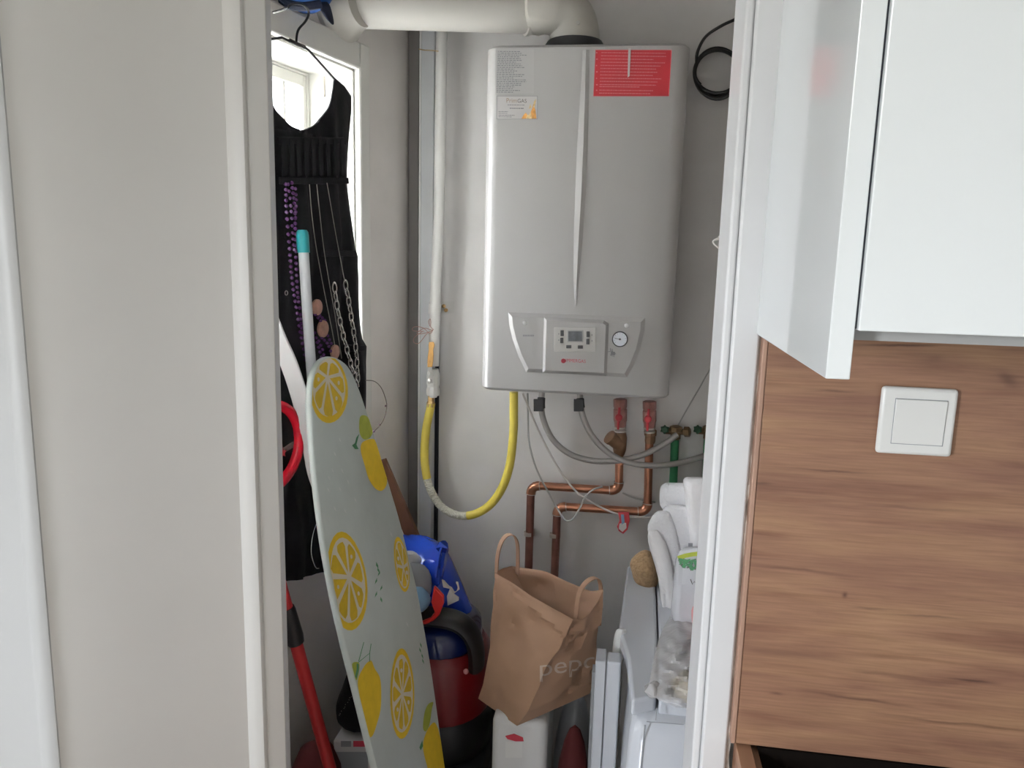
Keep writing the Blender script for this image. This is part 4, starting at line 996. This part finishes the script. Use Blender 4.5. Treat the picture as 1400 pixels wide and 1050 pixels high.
obj('sparkle_trim', join(*[ball(P(464+24*i/13+rs.uniform(-1, 1), 978-38*i/13+rs.uniform(-1, 1), 1.388), 0.0009, n=5, m=4) for i in range(14)]), M['silver'], sb)
cb2 = thing('printed_carton', 'white carton with blue and red print under the black bag', 'carton', V((P(500, 1040, 1.42).x, 1.48, 0)))
x0_, x1_ = P(457, 1020, 1.40).x, P(512, 1020, 1.40).x
obj('box', box(x0_, x1_, 1.395, 1.54, 0.0, bagz0-0.002), M['card'], cb2, bevel=0.003)
obj('print', join(plate(lambda u, v: P(u, v, 1.3948), lambda u, v: P(u, v, 1.394), 483, 1013, 502, 1021)), M['ink_red'], cb2, smooth=False)
obj('print', join(plate(lambda u, v: P(u, v, 1.3948), lambda u, v: P(u, v, 1.394), 466, 1013, 480, 1021), plate(lambda u, v: P(u, v, 1.3948), lambda u, v: P(u, v, 1.394), 455, 1028, 503, 1060)), M['bag_grey'], cb2, smooth=False)
# reddish plank behind the board
pk = [P(528, 650, 1.72), P(541, 706, 1.72), P(572, 730, 1.72), P(530, 655, 1.72)]
ta, tb = P(519, 630, 1.80), P(568, 742, 1.82)
dd = (tb-ta).normalized(); eb = tb+dd*((0.0-tb.z)/dd.z)
tag(obj('wooden_plank', ribbon([ta, eb], V((1, 0, 0)), 0.034, 0.014), M['plank'], bevel=0.001), 'reddish brown wooden plank leaning behind the ironing board', 'plank')

# vacuum cleaner on a crate
vx = P(600, 930, 1.62); vy = 1.66
vz0 = P(620, 1002, 1.52).z
vac = thing('vacuum_cleaner', 'blue and red vacuum cleaner with black rims behind the paper bag', 'vacuum', V((vx.x, vy, vz0-0.10)))
def oval(cx, cy, rx, ry, z, n=28): return [V((cx+rx*math.cos(2*math.pi*k/n), cy+ry*math.sin(2*math.pi*k/n), z)) for k in range(n)]
zc = vz0
vcx = P(592, 900, 1.55).x
zr1 = P(620, 912, 1.55).z; zr2 = P(620, 880, 1.55).z; ztp = P(610, 846, 1.55).z
obj('base', loft([oval(vcx, vy, 0.105, 0.12, zc-0.11), oval(vcx, vy, 0.115, 0.13, zc-0.10), oval(vcx, vy, 0.115, 0.13, zc-0.012), oval(vcx, vy, 0.105, 0.12, zc)]), M['vac_black'], vac, angle=50)
obj('red_shell', loft([oval(vcx, vy, 0.112, 0.128, zc-0.002), oval(vcx, vy, 0.116, 0.131, zc+0.02), oval(vcx, vy, 0.110, 0.125, zr1-0.01), oval(vcx, vy, 0.095, 0.11, zr1+0.012)]), M['vac_red'], vac, angle=50)
obj('blue_dome', loft([oval(vcx-0.004, vy, 0.090, 0.106, zr1-0.005), oval(vcx-0.004, vy, 0.094, 0.110, zr1+0.015), oval(vcx-0.004, vy, 0.090, 0.106, zr2), oval(vcx-0.004, vy, 0.075, 0.09, zr2+0.014), oval(vcx-0.004, vy, 0.04, 0.05, zr2+0.022)]), M['vac_blue'], vac, angle=50)
rim = []
for k in range(33):
    t = math.pi*k/32
    rim.append(V((vcx-0.004+0.097*math.copysign(abs(math.cos(t))**0.7, math.cos(t)), vy-0.075, zr1-0.012+(ztp-zr1-0.004)*math.sin(t)**0.7)))
obj('bumper_arch', tube(rim, 0.016, 12, flat=(2.4, 1.1), up=(0, 1, 0)), M['vac_black'], vac, label='black rubber arch over the blue dome')
obj('knob', ball(P(637, 918, 1.528), 0.006, n=10, m=7), M['pink'], vac)
tag(obj('storage_crate', box(vcx-0.13, vcx+0.125, 1.50, 1.84, 0, zc-0.111), M['crate'], bevel=0.012), 'dark grey crate on the floor under the vacuum cleaner', 'crate')
# blue carrier bag with things poking out
ctz = ztp+0.012
bl = thing('carrier_bag', 'bright blue plastic carrier bag with white letter on the vacuum', 'bag', V((P(590, 800, 1.70).x, 1.72, P(590, 850, 1.70).z)))
def bagpt(u, v, y): return P(u, v, y)
rowsb = [  # (v, left u, right u, yfront, yback)
    (850, 535, 652, 1.63, 1.78), (838, 535, 650, 1.62, 1.80), (815, 535, 641, 1.62, 1.81), (790, 538, 629, 1.63, 1.81), (765, 540, 618, 1.66, 1.81), (748, 541, 611, 1.70, 1.80), (736, 542, 595, 1.73, 1.79), (731, 545, 570, 1.75, 1.78)]
lps = []
rs = random.Random(21)
for v, ul, ur, yf, yb in rowsb:
    l = []
    for k in range(20):
        t = 2*math.pi*k/20
        u = (ul+ur)/2+(ur-ul)/2*math.cos(t); y = (yf+yb)/2-(yb-yf)/2*math.sin(t)
        wv = 1.2*math.sin(k*2.1+v*0.05)
        l.append(P(u+wv, v+2.5*math.sin(k*1.7+v*0.11), y+0.004*math.sin(k*2.6+v*0.09)))
    lps.append(l)
bagbody = obj('bag_body', loft(lps), M['bag_blue'], bl, angle=45, sub=1)
obj('front_flap', loft([[P(u, v, y) for u, v, y in ((570, 763, 1.655), (598, 760, 1.645), (600, 762, 1.66), (572, 765, 1.67))], [P(u, v, y) for u, v, y in ((582, 785, 1.632), (603, 782, 1.622), (604, 784, 1.64), (584, 787, 1.645))], [P(u, v, y) for u, v, y in ((592, 803, 1.618), (602, 802, 1.612), (603, 804, 1.63), (593, 805, 1.63))]]), M['bag_blue'], bl, sub=2, label='shiny creased front flap')
obj('handle', ribbon(spline([P(597, 790, 1.625), P(600, 768, 1.64), P(604, 750, 1.66), P(610, 752, 1.68), P(604, 790, 1.64)], 5), (0, 1, 0.3), 0.03, 0.004), M['bag_blue'], bl)
lt = [(604, 793), (626, 796), (628, 806), (620, 812), (627, 817), (627, 821), (612, 828), (611, 815), (615, 805), (606, 803)]
dgb = bpy.context.evaluated_depsgraph_get()
def bvh_of(o):
    dgb.update(); e = o.evaluated_get(dgb); me = e.to_mesh()
    mw = Matrix.Translation(ORG[o.parent.name])
    t = BVHTree.FromPolygons([mw @ v_.co for v_ in me.vertices], [tuple(p.vertices) for p in me.polygons]); e.to_mesh_clear(); return t
dgb = bpy.context.evaluated_depsgraph_get()
tv = bvh_of(bagbody)
def onto(tree, u, v, lift):
    r_ = ray(u, v).normalized(); h = tree.ray_cast(EYE, r_)
    return None if h[0] is None else h[0]-r_*lift
lp = [onto(tv, u, v, 0.004) for u, v in lt]
if all(p is not None for p in lp):
    obj('white_letter', prism(lp, (0, 0.003, 0)), M['bag_white'], bl, smooth=False, label='white printed letter')
tag(obj('white_pouch', ball(P(560, 765, 1.62), 0.024, 0.022, 0.021, 16, 10, lumpy(5, 0.16, 4)), M['bag_white']), 'crumpled white plastic bag knot sticking out of the blue bag', 'bag')
tag(obj('grey_pouch', ball(P(566, 795, 1.60), 0.042, 0.028, 0.050, 16, 10, lumpy(6, 0.14, 3)), M['bag_grey']), 'crumpled grey plastic bag below the white knot', 'bag')
tag(obj('pale_blue_pouch', ball(P(572, 818, 1.575), 0.030, 0.022, 0.030, 16, 10, lumpy(7, 0.12, 3)), M['bag_paleblue']), 'pale blue glossy plastic packet next to the red flap', 'packet')
rf = [(593, 802), (606, 816), (606, 826), (600, 842), (588, 853), (574, 860), (572, 852), (588, 846), (594, 838), (589, 824)]
tag(obj('red_packet', prism([P(u, v, 1.545-0.01*math.sin(i)) for i, (u, v) in enumerate(rf)], (0, 0.012, 0)), M['bag_red'], bevel=0.003), 'folded bright red plastic packet in front of the blue bag', 'packet')

# =================================================================== PAPER BAG
def lerp3(a, b, t): return tuple(a[i]+(b[i]-a[i])*t for i in range(3))
rim_c = [(677, 783, 1.57), (783, 846, 1.47), (824, 806, 1.57), (700, 774, 1.66)]
bot_c = [(654, 955, 1.55), (707, 992, 1.44), (806, 948, 1.53), (765, 930, 1.64)]
mid_c = [(668, 880, 1.55), (742, 915, 1.44), (813, 880, 1.55), (735, 850, 1.65)]
rimE = {0: [(698, 795, 1.545), (724, 813, 1.52), (752, 829, 1.49)], 1: [(795, 846, 1.49), (806, 838, 1.52), (816, 825, 1.55)], 2: [(807, 808, 1.60), (775, 795, 1.62), (745, 780, 1.64)], 3: [(695, 774.5, 1.64), (688, 776, 1.62), (682, 779, 1.60)]}
NE = 18
def loop3(cor, edges=None):
    out = []
    for i in range(4):
        a, b = cor[i], cor[(i+1) % 4]
        ctl = [a]+(edges[i] if edges else [lerp3(a, b, .25), lerp3(a, b, .5), lerp3(a, b, .75)])+[b]
        for k in range(NE):
            t = k/NE*4; j = min(3, int(t)); out.append(lerp3(ctl[j], ctl[j+1], t-j))
    return out
LB, LM, LR = loop3(bot_c), loop3(mid_c), loop3(rim_c, rimE)
loops = []
NR = 40
rs = random.Random(2)
seeds = [(rs.uniform(-0.1, 1.1)*0.62, rs.uniform(-0.05, 1.05)*0.30, rs.uniform(0.5, 1.5)) for _ in range(46)]
def crumple(i, t):
    x, y = i/(4*NE)*0.62, t*0.30+0.18*(i/(4*NE))
    y = y % 0.30
    d = min(math.hypot((x-a_)*1.0, (y-b_)*0.8)*k_ for a_, b_, k_ in seeds)
    return 0.75*min(d, 0.032)
for r_ in range(NR+1):
    t = r_/NR; l = []
    for i in range(4*NE):
        if t < 0.5: p = P(*LB[i]).lerp(P(*LM[i]), t*2)
        else: p = P(*LM[i]).lerp(P(*LR[i]), t*2-1)
        dsp = (crumple(i, t)-0.004)*min(1, (1-t)*7+0.15)*min(1, t*6)
        l.append(p+V((0.35, -0.94, 0.1))*dsp)
    loops.append(l)
bagc = V((P(735, 900, 1.54).x, 1.54, P(707, 992, 1.44).z))
pg = thing('paper_bag', 'open brown paper carrier bag with faded white lettering', 'bag', bagc)
bb_ = obj('bag_body', loft(loops, True, False), M['kraft'], pg, solid=0.0012, angle=24)
dgb = bpy.context.evaluated_depsgraph_get()
tv = bvh_of(bb_)
tx = text_geo('pepco', 1.0, 0.98, 3)
bmt = bmesh.new()
vv = [bmt.verts.new(p) for p in tx[0]]
for f in tx[1]:
    try: bmt.faces.new([vv[i] for i in f])
    except ValueError: pass
bmesh.ops.triangulate(bmt, faces=bmt.faces)
bmesh.ops.subdivide_edges(bmt, edges=[e for e in bmt.edges if e.calc_length() > 0.12], cuts=2)
bmt.verts.ensure_lookup_table(); bmt.verts.index_update()
xs = [v_.co.x for v_ in bmt.verts]; ys = [v_.co.y for v_ in bmt.verts]
W5 = max(xs)-min(xs)
pos = {}
for v_ in bmt.verts:
    a = (v_.co.x-min(xs))/W5; yy = v_.co.y
    u = 738+a*98; vbase = 925-a*16
    pos[v_.index] = onto(tv, u, vbase-yy*33, 0.0018)
faces = [[q.index for q in f.verts] for f in bmt.faces]
faces = [f for f in faces if all(pos[i] is not None for i in f) and max((pos[i]-pos[j]).length for i in f for j in f) < 0.03]
idx = sorted({i for f in faces for i in f}); remap = {i: k for k, i in enumerate(idx)}
obj('lettering', ([pos[i] for i in idx], [tuple(remap[i] for i in f) for f in faces]), M['kraft_print'], pg, smooth=False, label='faded white lettering')
bmt.free()
hl = spline([P(678.5, 790, 1.573), P(680, 762, 1.585), P(685, 742, 1.59), P(693, 732, 1.60), P(702, 732, 1.61), P(707, 742, 1.62), P(708, 760, 1.63), P(707.5, 785, 1.64)], 5)
obj('handle', ribbon(hl, V((1, -1.2, 0)), 0.013, 0.0022), M['kraft'], pg, angle=60)
hr = spline([P(787, 846, 1.505), P(791, 815, 1.51), P(798, 800, 1.52), P(808, 791.5, 1.54), P(817, 791, 1.56), P(821, 800, 1.575), P(821, 815, 1.58), P(820, 835, 1.58)], 5)
obj('handle', ribbon(hr, V((1, -1.2, 0)), 0.013, 0.0022), M['kraft'], pg, angle=60)
# white sack below the bag
wz = P(707, 990, 1.44).z
x0_, x1_ = P(672, 1010, 1.46).x, P(748, 1010, 1.46).x
ws_ = thing('white_container', 'white plastic container with a red mark under the paper bag', 'container', ((x0_+x1_)/2, 1.54, 0))
obj('container_body', box(x0_, x1_, 1.46, 1.62, 0.0, wz-0.003), M['bag_white'], ws_, bevel=0.015, seg=3)
fP = lambda d: (lambda u, v: P(u, v, 1.46-d))
obj('red_mark', prism([fP(0)(*k) for k in [(691, 1006), (703, 1003), (715, 1008), (716, 1013), (705, 1013), (694, 1010)]], (0, -0.0015, 0)), M['ink_red'], ws_, smooth=False)
obj('label_panel', plate(fP(0), fP(0.001), 691, 1014, 714, 1036), M['white_plastic'], ws_, smooth=False)
# clear wrapper left, grey bag and maroon cloth right
c = P(784, 1000, 1.56)
tag(obj('grey_sack', ball(V((c.x, 1.63, c.z-0.16)), 0.045, 0.05, 0.20, 16, 12, lumpy(12, 0.08, 4)), M['bag_grey']), 'dull grey plastic sack low down right of the paper bag', 'sack')
c = P(785, 1040, 1.50)
tag(obj('maroon_cloth', ball(V((c.x, 1.47, 0.26)), 0.042, 0.035, 0.262, 16, 12, lumpy(14, 0.05, 4)), M['maroon']), 'dark maroon cloth bundle beside the white upright panel', 'cloth')

# =================================================================== RIGHT: WHITE PANEL, WASHER, LAUNDRY
PY0 = 1.36
fp = thing('upright_panel', 'narrow white upright board pair standing in front of the washer', 'panel', (P(832, 1000, PY0).x, PY0+0.03, 0))
xa, xb, xc = P(814, 910, PY0).x, P(829, 910, PY0).x, P(849, 910, PY0).x
z1_ = P(820, 904, PY0).z; z2_ = P(840, 907.5, PY0).z
obj('board', box(xa, xb-0.001, PY0, PY0+0.05, 0, z1_), M['washer'], fp, bevel=0.002)
obj('board', box(xb, xc, PY0+0.004, PY0+0.045, 0, z2_), M['washer'], fp, bevel=0.004)
obj('side_lip', box(xa-0.006, xa-0.0005, PY0+0.01, PY0+0.04, 0, z1_-0.03), M['bag_grey'], fp, smooth=False)
# washer
WZ = 0.76
pA = PZ(861, 770, WZ); 
WFY = PZ(880, 962, WZ).y; WBY = min(BACK-0.01, PZ(861, 772, WZ).y)
wxl = PZ(866, 930, WZ).x
WR = RX-0.012
wm = thing('washing_machine', 'narrow white top-loading washing machine under the towels', 'washing machine', ((wxl+WR)/2, (WFY+WBY)/2, 0))
# body with slanted flared front
fy1 = WFY-0.075; zf1 = WZ-0.20
def ring(xl_, yf, z, r=0.02): return [V((xl_+r, yf, z)), V((WR, yf, z)), V((WR, WBY, z)), V((xl_, WBY, z)), V((xl_, yf+r, z))]
xfl = P(862, 1050, fy1).x
obj('body', loft([ring(wxl-0.012, fy1, 0.0), ring(wxl-0.012, fy1, zf1), ring(wxl-0.004, WFY-0.02, WZ-0.055), ring(wxl+0.002, WFY, WZ-0.035), ring(wxl+0.006, WFY+0.015, WZ-0.028)]), M['washer'], wm, bevel=0.008, seg=3)
def topq(pts, z): return [V((PZ(u, v, WZ).x, PZ(u, v, WZ).y, z)) for u, v in pts]
lid_l = [(846, 859), (858, 898), (864, 958), (897, 952), (899, 872), (896, 800), (893, 772), (858, 773)]
obj('side_rail', loft([topq(lid_l, WZ-0.03), topq(lid_l, WZ)]), M['washer'], wm, bevel=0.006, seg=3)
lid = [(898, 800), (901, 872), (899, 952), (1010, 975), (985, 800), (950, 772), (896, 772)]
r_pts = topq([(901, 955), (901, 872), (898, 800), (895.5, 773)], WZ)
lidp = [p for p in r_pts]+[V((WR, r_pts[-1].y, WZ)), V((WR, r_pts[0].y, WZ))]
obj('lid', loft([[V((p.x, p.y, WZ-0.03)) for p in lidp], [V((p.x, p.y, WZ-0.002)) for p in lidp]]), M['washer'], wm, bevel=0.004)
# seams on the front
sa, sb_ = V((0, WFY-0.02, WZ-0.055)), V((0, fy1, zf1))
nf = V((0, -(sa.z-sb_.z), (sb_.y-sa.y)*-1)).normalized()
if nf.y > 0: nf = -nf
def PF(u, v, d=0.0): return PP(u, v, sa+nf*d, nf)
obj('front_seam', join(tube([PF(898, 968, 0.001), PF(896.5, 985, 0.001)], 0.0010, 5), tube([PF(882, 991, 0.001), PF(876, 1052, 0.001)], 0.0014, 5), tube([PF(884, 986.5, 0.001), PF(935, 990.5, 0.001)], 0.0008, 5)), M['bag_grey'], wm, label='thin grey panel seams')
kc = P(845, 884, 1.50)
obj('detergent_cap', loft([[P(u+k[0], v+k[1], 1.44+k[2]) for k in ((-w_, -1, 0), (w_*0.2, 1.5, -0.015), (w_, 0, 0), (w_*0.4, -2, 0.03))] for u, v, w_ in ((849, 859, 8), (848, 865, 13), (846, 880, 14), (843.5, 898, 12.5), (845, 905, 8))]), M['white_plastic'], wm, sub=2, label='rounded white plastic tab on the left edge')
# tan felt pouch
c = P(880, 777, 1.70)
def tanfn(d):
    return 1+0.10*math.sin(3*d.x+1.0)+0.06*math.sin(5*d.z)+(0.32*max(0, d.x)*max(0, -d.z)*2)
tag(obj('felt_pouch', ball(V((c.x, 1.70, c.z+0.001)), 0.034, 0.045, 0.039, 22, 14, tanfn), M['tan']), 'tan coarse felt pouch on the washer beside the towels', 'pouch')
# towels: folded rounded slabs standing/leaning in a pile
def slab(rows_, yf, yb, n=24, pw=0.6):      # rows (v, ul, ur); rounded cross-section
    lps_ = []
    for j, (v, ul, ur) in enumerate(rows_):
        l = []
        for k in range(n):
            t = 2*math.pi*k/n; cx_, sx_ = math.cos(t), math.sin(t)
            cx_ = math.copysign(abs(cx_)**pw, cx_); sx_ = math.copysign(abs(sx_)**pw, sx_)
            u = (ul+ur)/2+(ur-ul)/2*cx_; yy_ = (yf+yb)/2-(yb-yf)/2*sx_*(0.75+0.25*math.sin(math.pi*(j+0.5)/len(rows_)))
            gr = math.exp(-((math.sin(k*0.55+v*0.012+rows_[0][1])-0.2)/0.22)**2)
            l.append(P(u+1.1*math.sin(k*1.9+v*0.2), v+1.5*math.sin(k*1.1+j), yy_+0.004*math.sin(k*1.3+v*0.13)+0.012*gr))
        lps_.append(l)
    return loft(lps_)
TW = 'white towels piled on the washing machine'
tag(obj('folded_towel', slab([(660, 908, 950), (663, 903, 968), (675, 901, 975), (692, 902, 978), (700, 906, 978)], 1.62, 1.76), M['towel'], sub=1), 'greyish white folded towel at the upper left of the laundry pile', 'towel', TW)
tag(obj('folded_towel', slab([(690, 909, 970), (694, 905, 984), (710, 909, 990), (735, 915, 990), (760, 922, 990), (772, 926, 984)], 1.585, 1.70), M['towel'], sub=1), 'white terry towel with a folded rim in the middle of the pile', 'towel', TW)
tag(obj('folded_towel', slab([(698, 898, 915), (704, 892, 920), (718, 884, 926), (730, 886, 930), (760, 900, 936), (790, 914, 938), (806, 920, 936)], 1.58, 1.68), M['towel'], sub=1), 'white towel bulging out at the left of the pile', 'towel', TW)
tag(obj('folded_towel', slab([(722, 885, 900), (740, 885, 912), (760, 892, 918), (790, 901, 924), (822, 904, 926), (850, 905, 922), (866, 906, 916)], 1.565, 1.635), M['linen'], sub=1), 'long white cloth hanging down beside the tan pouch', 'towel', TW)
tag(obj('folded_linen', slab([(652, 935, 980), (656, 933, 985), (680, 936, 985), (692, 937, 985), (720, 941, 985), (748, 943, 985), (758, 944, 980)], 1.56, 1.72, pw=0.4), M['linen'], sub=1), 'smooth folded white linen next to the door frame atop the pile', 'linen')
# plastic bags and packets at the front of the pile
pk_ = thing('salad_bag', 'clear plastic bag with green leaf print by the door frame', 'bag', P(940, 835, 1.50))
M['film_grey'] = mat('greyish_film', (0.55, 0.55, 0.57), 0.25, bump=0.6, bscale=30)
sgb = obj('bag_film', slab([(747, 938, 972), (752, 925, 984), (775, 921, 990), (800, 920, 990), (825, 918, 988), (846, 916, 982), (868, 928, 976), (876, 938, 970)], 1.47, 1.555), M['film_grey'], pk_, sub=1)
obj('bag_tab', plate(lambda u, v: P(u, v, 1.51), lambda u, v: P(u, v, 1.515), 941, 742.5, 947, 752), M['bag_grey'], pk_, smooth=False)
dgb = bpy.context.evaluated_depsgraph_get(); tv = bvh_of(sgb)
def sheet(pts, tree, lift):
    q = [onto(tree, u, v, lift) for u, v in pts]; q = [p for p in q if p is not None]
    return q, [tuple(range(len(q)))]
def blob(tree, pts, lift, cells=5):
    us = [p[0] for p in pts]; vs_ = [p[1] for p in pts]; g = []
    return prism([onto(tree, u, v, lift) for u, v in pts], (0, 0.002, 0))
gp = []
obj('lime_band', ribbon([onto(tv, u, v, 0.003) for u, v in ((927, 763), (936, 760), (946, 758), (958, 756.5))], (0, 0, 1), 0.008, 0.002), M['leaf_light'], pk_)
rs = random.Random(31); lv = []; lv2 = []
for k in range(80):
    u = 929+rs.uniform(0, 30); v = 764+rs.uniform(0, 18)*(0.6+0.4*(u-929)/30)
    a = rs.uniform(0, 6.28); q = [onto(tv, u+dx*math.cos(a)-dy*math.sin(a), v+dx*math.sin(a)+dy*math.cos(a), 0.003+0.0004*(k % 3)) for dx, dy in ((-3, 0), (0, 1.6), (3, 0), (0, -1.6))]
    if all(p is not None for p in q): (lv if k % 3 else lv2).append((q, [(0, 1, 2, 3)]))
obj('leaf_print', join(*lv), M['leaf'], pk_, smooth=False)
obj('leaf_print', join(*lv2), M['ink_dark'], pk_, smooth=False)
sq = []
for i in range(5):
    u = 944+i*2.7
    sq += [onto(tv, u, 797+(2 if i % 2 else -2)+(-3 if i == 0 else 0), 0.003)]
sq = [p for p in sq if p is not None]
if len(sq) > 2: obj('script_print', tube(sq, 0.0009, 5), M['ink_dark'], pk_)
tag(obj('pink_packet', slab([(826, 950, 964), (832, 944, 966), (850, 946, 966), (866, 949, 962), (872, 951, 958)], 1.44, 1.468), M['pink'], sub=1), 'pink packet edge showing beside the door frame below the leaf print bag', 'packet')
bd = thing('bread_bag', 'hazy clear plastic bag of bread lying on the washer front', 'bag', PZ(930, 945, WZ))
NU, NV = 22, 26; gv = []
edge = {842: (916, 940), 858: (906, 962), 880: (898, 966), 905: (892, 966), 930: (888, 966), 946: (890, 966), 956: (900, 966), 966: (922, 966)}
ek_ = sorted(edge)
def eat(v):
    for p_, q_ in zip(ek_, ek_[1:]):
        if v <= q_:
            t = (v-p_)/(q_-p_); return [edge[p_][i]+(edge[q_][i]-edge[p_][i])*t for i in (0, 1)]
    return edge[ek_[-1]]
lf_ = lumpy(41, 0.5, 6)
for j in range(NV+1):
    v = 842+(966-842)*j/NV; ul, ur = eat(v)
    for i in range(NU+1):
        t = i/NU; u = ul+(ur-ul)*t
        h = 0.045*(math.sin(math.pi*min(1, t*0.62+0.02))**0.6)*(math.sin(math.pi*(j+0.6)/(NV+1.2))**0.5)
        d_ = V((t*2-1, j/NV*2-1, 0.4))
        h *= 0.75+0.35*lf_(d_)*0.6+0.10*math.sin(t*17+j*0.8)+0.08*math.sin(j*1.7-t*9)
        gv.append(PZ(u, v+h*260, WZ+max(0.0015, h)))
obj('bag_film', (gv, [(j*(NU+1)+i, j*(NU+1)+i+1, (j+1)*(NU+1)+i+1, (j+1)*(NU+1)+i) for j in range(NV) for i in range(NU)]), M['clear_bag'], bd, angle=35)
c = PZ(946, 950, WZ+0.014)
obj('bread', ball(c+V((0.006, 0.02, 0.003)), 0.040, 0.045, 0.0165, 18, 10, lumpy(15, 0.08, 4)), M['bread'], bd)
obj('bag_twist', ball(PZ(893, 943, WZ+0.012), 0.016, 0.018, 0.011, 12, 8, lumpy(16, 0.25, 5)), M['clear_bag'], bd)

# =================================================================== KITCHEN SIDE
PT = 0.016
PKY = KW-PT-0.004
px0 = P(1049.5, 480, PKY).x
pz0 = P(1003, 1016, PKY).z
streak_px = [(1230, 472, 45, 1.5, 0.02, .75), (1278, 490, 12, 6, 0, .25), (1378, 520, 12, 8, 0.5, .5), (1140, 535, 22, 1.5, 0.05, .5), (1140, 644, 40, 1.4, 0.04, .6), (1040, 660, 14, 2, .08, .55), (1155, 813, 3, 4, 0, .7), (1190, 832, 20, 1.6, .02, .5), (1270, 843, 45, 1.6, .03, .5), (1330, 931, 26, 2.2, .08, .8), (1230, 925, 70, 3, .1, .3), (1170, 955, 60, 1.8, .12, .55), (1300, 988, 90, 1.8, .07, .45), (1062, 949, 8, 2, .1, .5), (1070, 892, 60, 5, .08, .35), (1100, 780, 60, 2, .09, .35), (1360, 1018, 25, 5, 0, .3), (1250, 695, 80, 2, .03, .3)]
panel_o = V(((px0+1.2)/2, 0, 0))
def streaks_for(o0):
    out = []
    for u, v, a, b, sl, st_ in streak_px:
        p = P(u, v, PKY); k = KW/1050*1.02
        out.append((p.x-o0.x, p.z-o0.z, a*k, b*k, -(sl-0.06) if False else -sl+0.06, st_))
    return out
pg_ = box(px0, 1.2, PKY, PKY+PT, pz0, 1.46)
o0 = V(((px0+1.2)/2, PKY+PT/2, pz0))
M['oak'] = wood_material(streaks_for(o0))
ob = tag(obj('oak_backsplash', pg_, M['oak'], bevel=0.001), 'wide oak-look backsplash panel behind the white light switch', 'panel')
obj('edge_banding', box(px0-0.0058, px0-0.0002, PKY-0.0015, PKY+PT, pz0, 1.46), M['oak_edge'], ob, bevel=0.0012, label='lighter edge strip')
# light switch
swt = thing('light_switch', 'square white rocker light switch on the oak panel', 'switch', P(1252, 576, PKY))
sY = PKY
so = [(1206, 526.5), (1310.5, 533), (1298.5, 626), (1196, 617)]
sP = [P(*k, sY-0.004) for k in so]
x0_, x1_ = (sP[0].x+sP[3].x)/2, (sP[1].x+sP[2].x)/2; z0_, z1_ = (sP[2].z+sP[3].z)/2, (sP[0].z+sP[1].z)/2
obj('switch_frame', join(box(x0_, x1_, sY-0.008, sY, z0_, z1_)), M['rocker'], swt, bevel=0.004, seg=3)
ri = [P(*k, sY-0.009) for k in [(1226, 545), (1294.5, 549), (1290, 610), (1218, 606)]]
rx0, rx1 = (ri[0].x+ri[3].x)/2, (ri[1].x+ri[2].x)/2; rz0, rz1 = (ri[2].z+ri[3].z)/2, (ri[0].z+ri[1].z)/2
obj('rocker_gap', box(rx0-0.0006, rx1+0.0006, sY-0.0083, sY-0.002, rz0-0.0006, rz1+0.0006), M['bag_grey'], swt, smooth=False)
obj('rocker', hexa([V((rx0, sY-0.0085, rz0)), V((rx1, sY-0.0085, rz0)), V((rx1, sY-0.0105, rz1)), V((rx0, sY-0.0105, rz1))], [V((rx0, sY-0.003, rz0)), V((rx1, sY-0.003, rz0)), V((rx1, sY-0.003, rz1)), V((rx0, sY-0.003, rz1))]), M['rocker'], swt, bevel=0.0006)
# wall cabinet
CFY = 0.575
cab = thing('wall_cabinet', 'glossy white kitchen wall cabinet above the oak panel', 'cabinet', (0.5, KW, 1.41))
sx0 = P(1128.5, 518, CFY).x; sx1 = P(1162, 520, CFY).x; szb = P(1145, 518.5, CFY).z
obj('side_panel', box(sx0, sx1, CFY, KW+0.015, szb, 2.3), M['gloss'], cab, bevel=0.0008)
dx0 = P(1174.3, 449, CFY-0.004).x; dzb = P(1285, 456, CFY).z
obj('door', box(dx0, dx0+0.45, CFY-0.004, CFY+0.015, dzb, 2.28), M['gloss'], cab, bevel=0.001)
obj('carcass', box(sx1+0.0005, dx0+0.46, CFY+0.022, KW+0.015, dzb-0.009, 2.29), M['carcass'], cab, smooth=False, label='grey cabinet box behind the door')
obj('door_gap_shade', box(sx1+0.0002, dx0-0.0002, CFY+0.001, CFY+0.022, dzb+0.001, 2.28), M['gap'], cab, smooth=False)  # dark filler painting the shade in the slit next to the door
# filler between frame and cabinet side
fx0 = xo+0.002
# base cabinet without worktop
bc = thing('base_cabinet', 'open oak base cabinet without worktop, dark inside, lower right', 'cabinet', (0.5, 0.6, 0))
bz = pz0-0.002
ux0 = px0+0.001
BT = 0.018
obj('side_panel', box(ux0, ux0+BT, 0.33, PKY+PT, 0.0, bz), M['oak'], bc, bevel=0.0008)
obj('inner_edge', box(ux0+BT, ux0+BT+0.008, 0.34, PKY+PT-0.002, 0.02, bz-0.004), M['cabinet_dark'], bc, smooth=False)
obj('back_rail', box(ux0+BT+0.008, 1.2, PKY+PT-0.018, PKY+PT-0.002, 0.10, bz+0.0015), M['inside_shade'], bc, smooth=False)  # blackened board paints the darkness inside the open cabinet
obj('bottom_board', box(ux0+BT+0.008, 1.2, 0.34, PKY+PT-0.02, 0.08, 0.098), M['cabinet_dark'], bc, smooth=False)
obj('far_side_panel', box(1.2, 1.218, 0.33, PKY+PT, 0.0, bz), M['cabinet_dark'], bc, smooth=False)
obj('front_door', box(ux0+BT, 1.2, 0.315, 0.328, 0.09, bz-0.03), M['gloss'], bc, smooth=False)
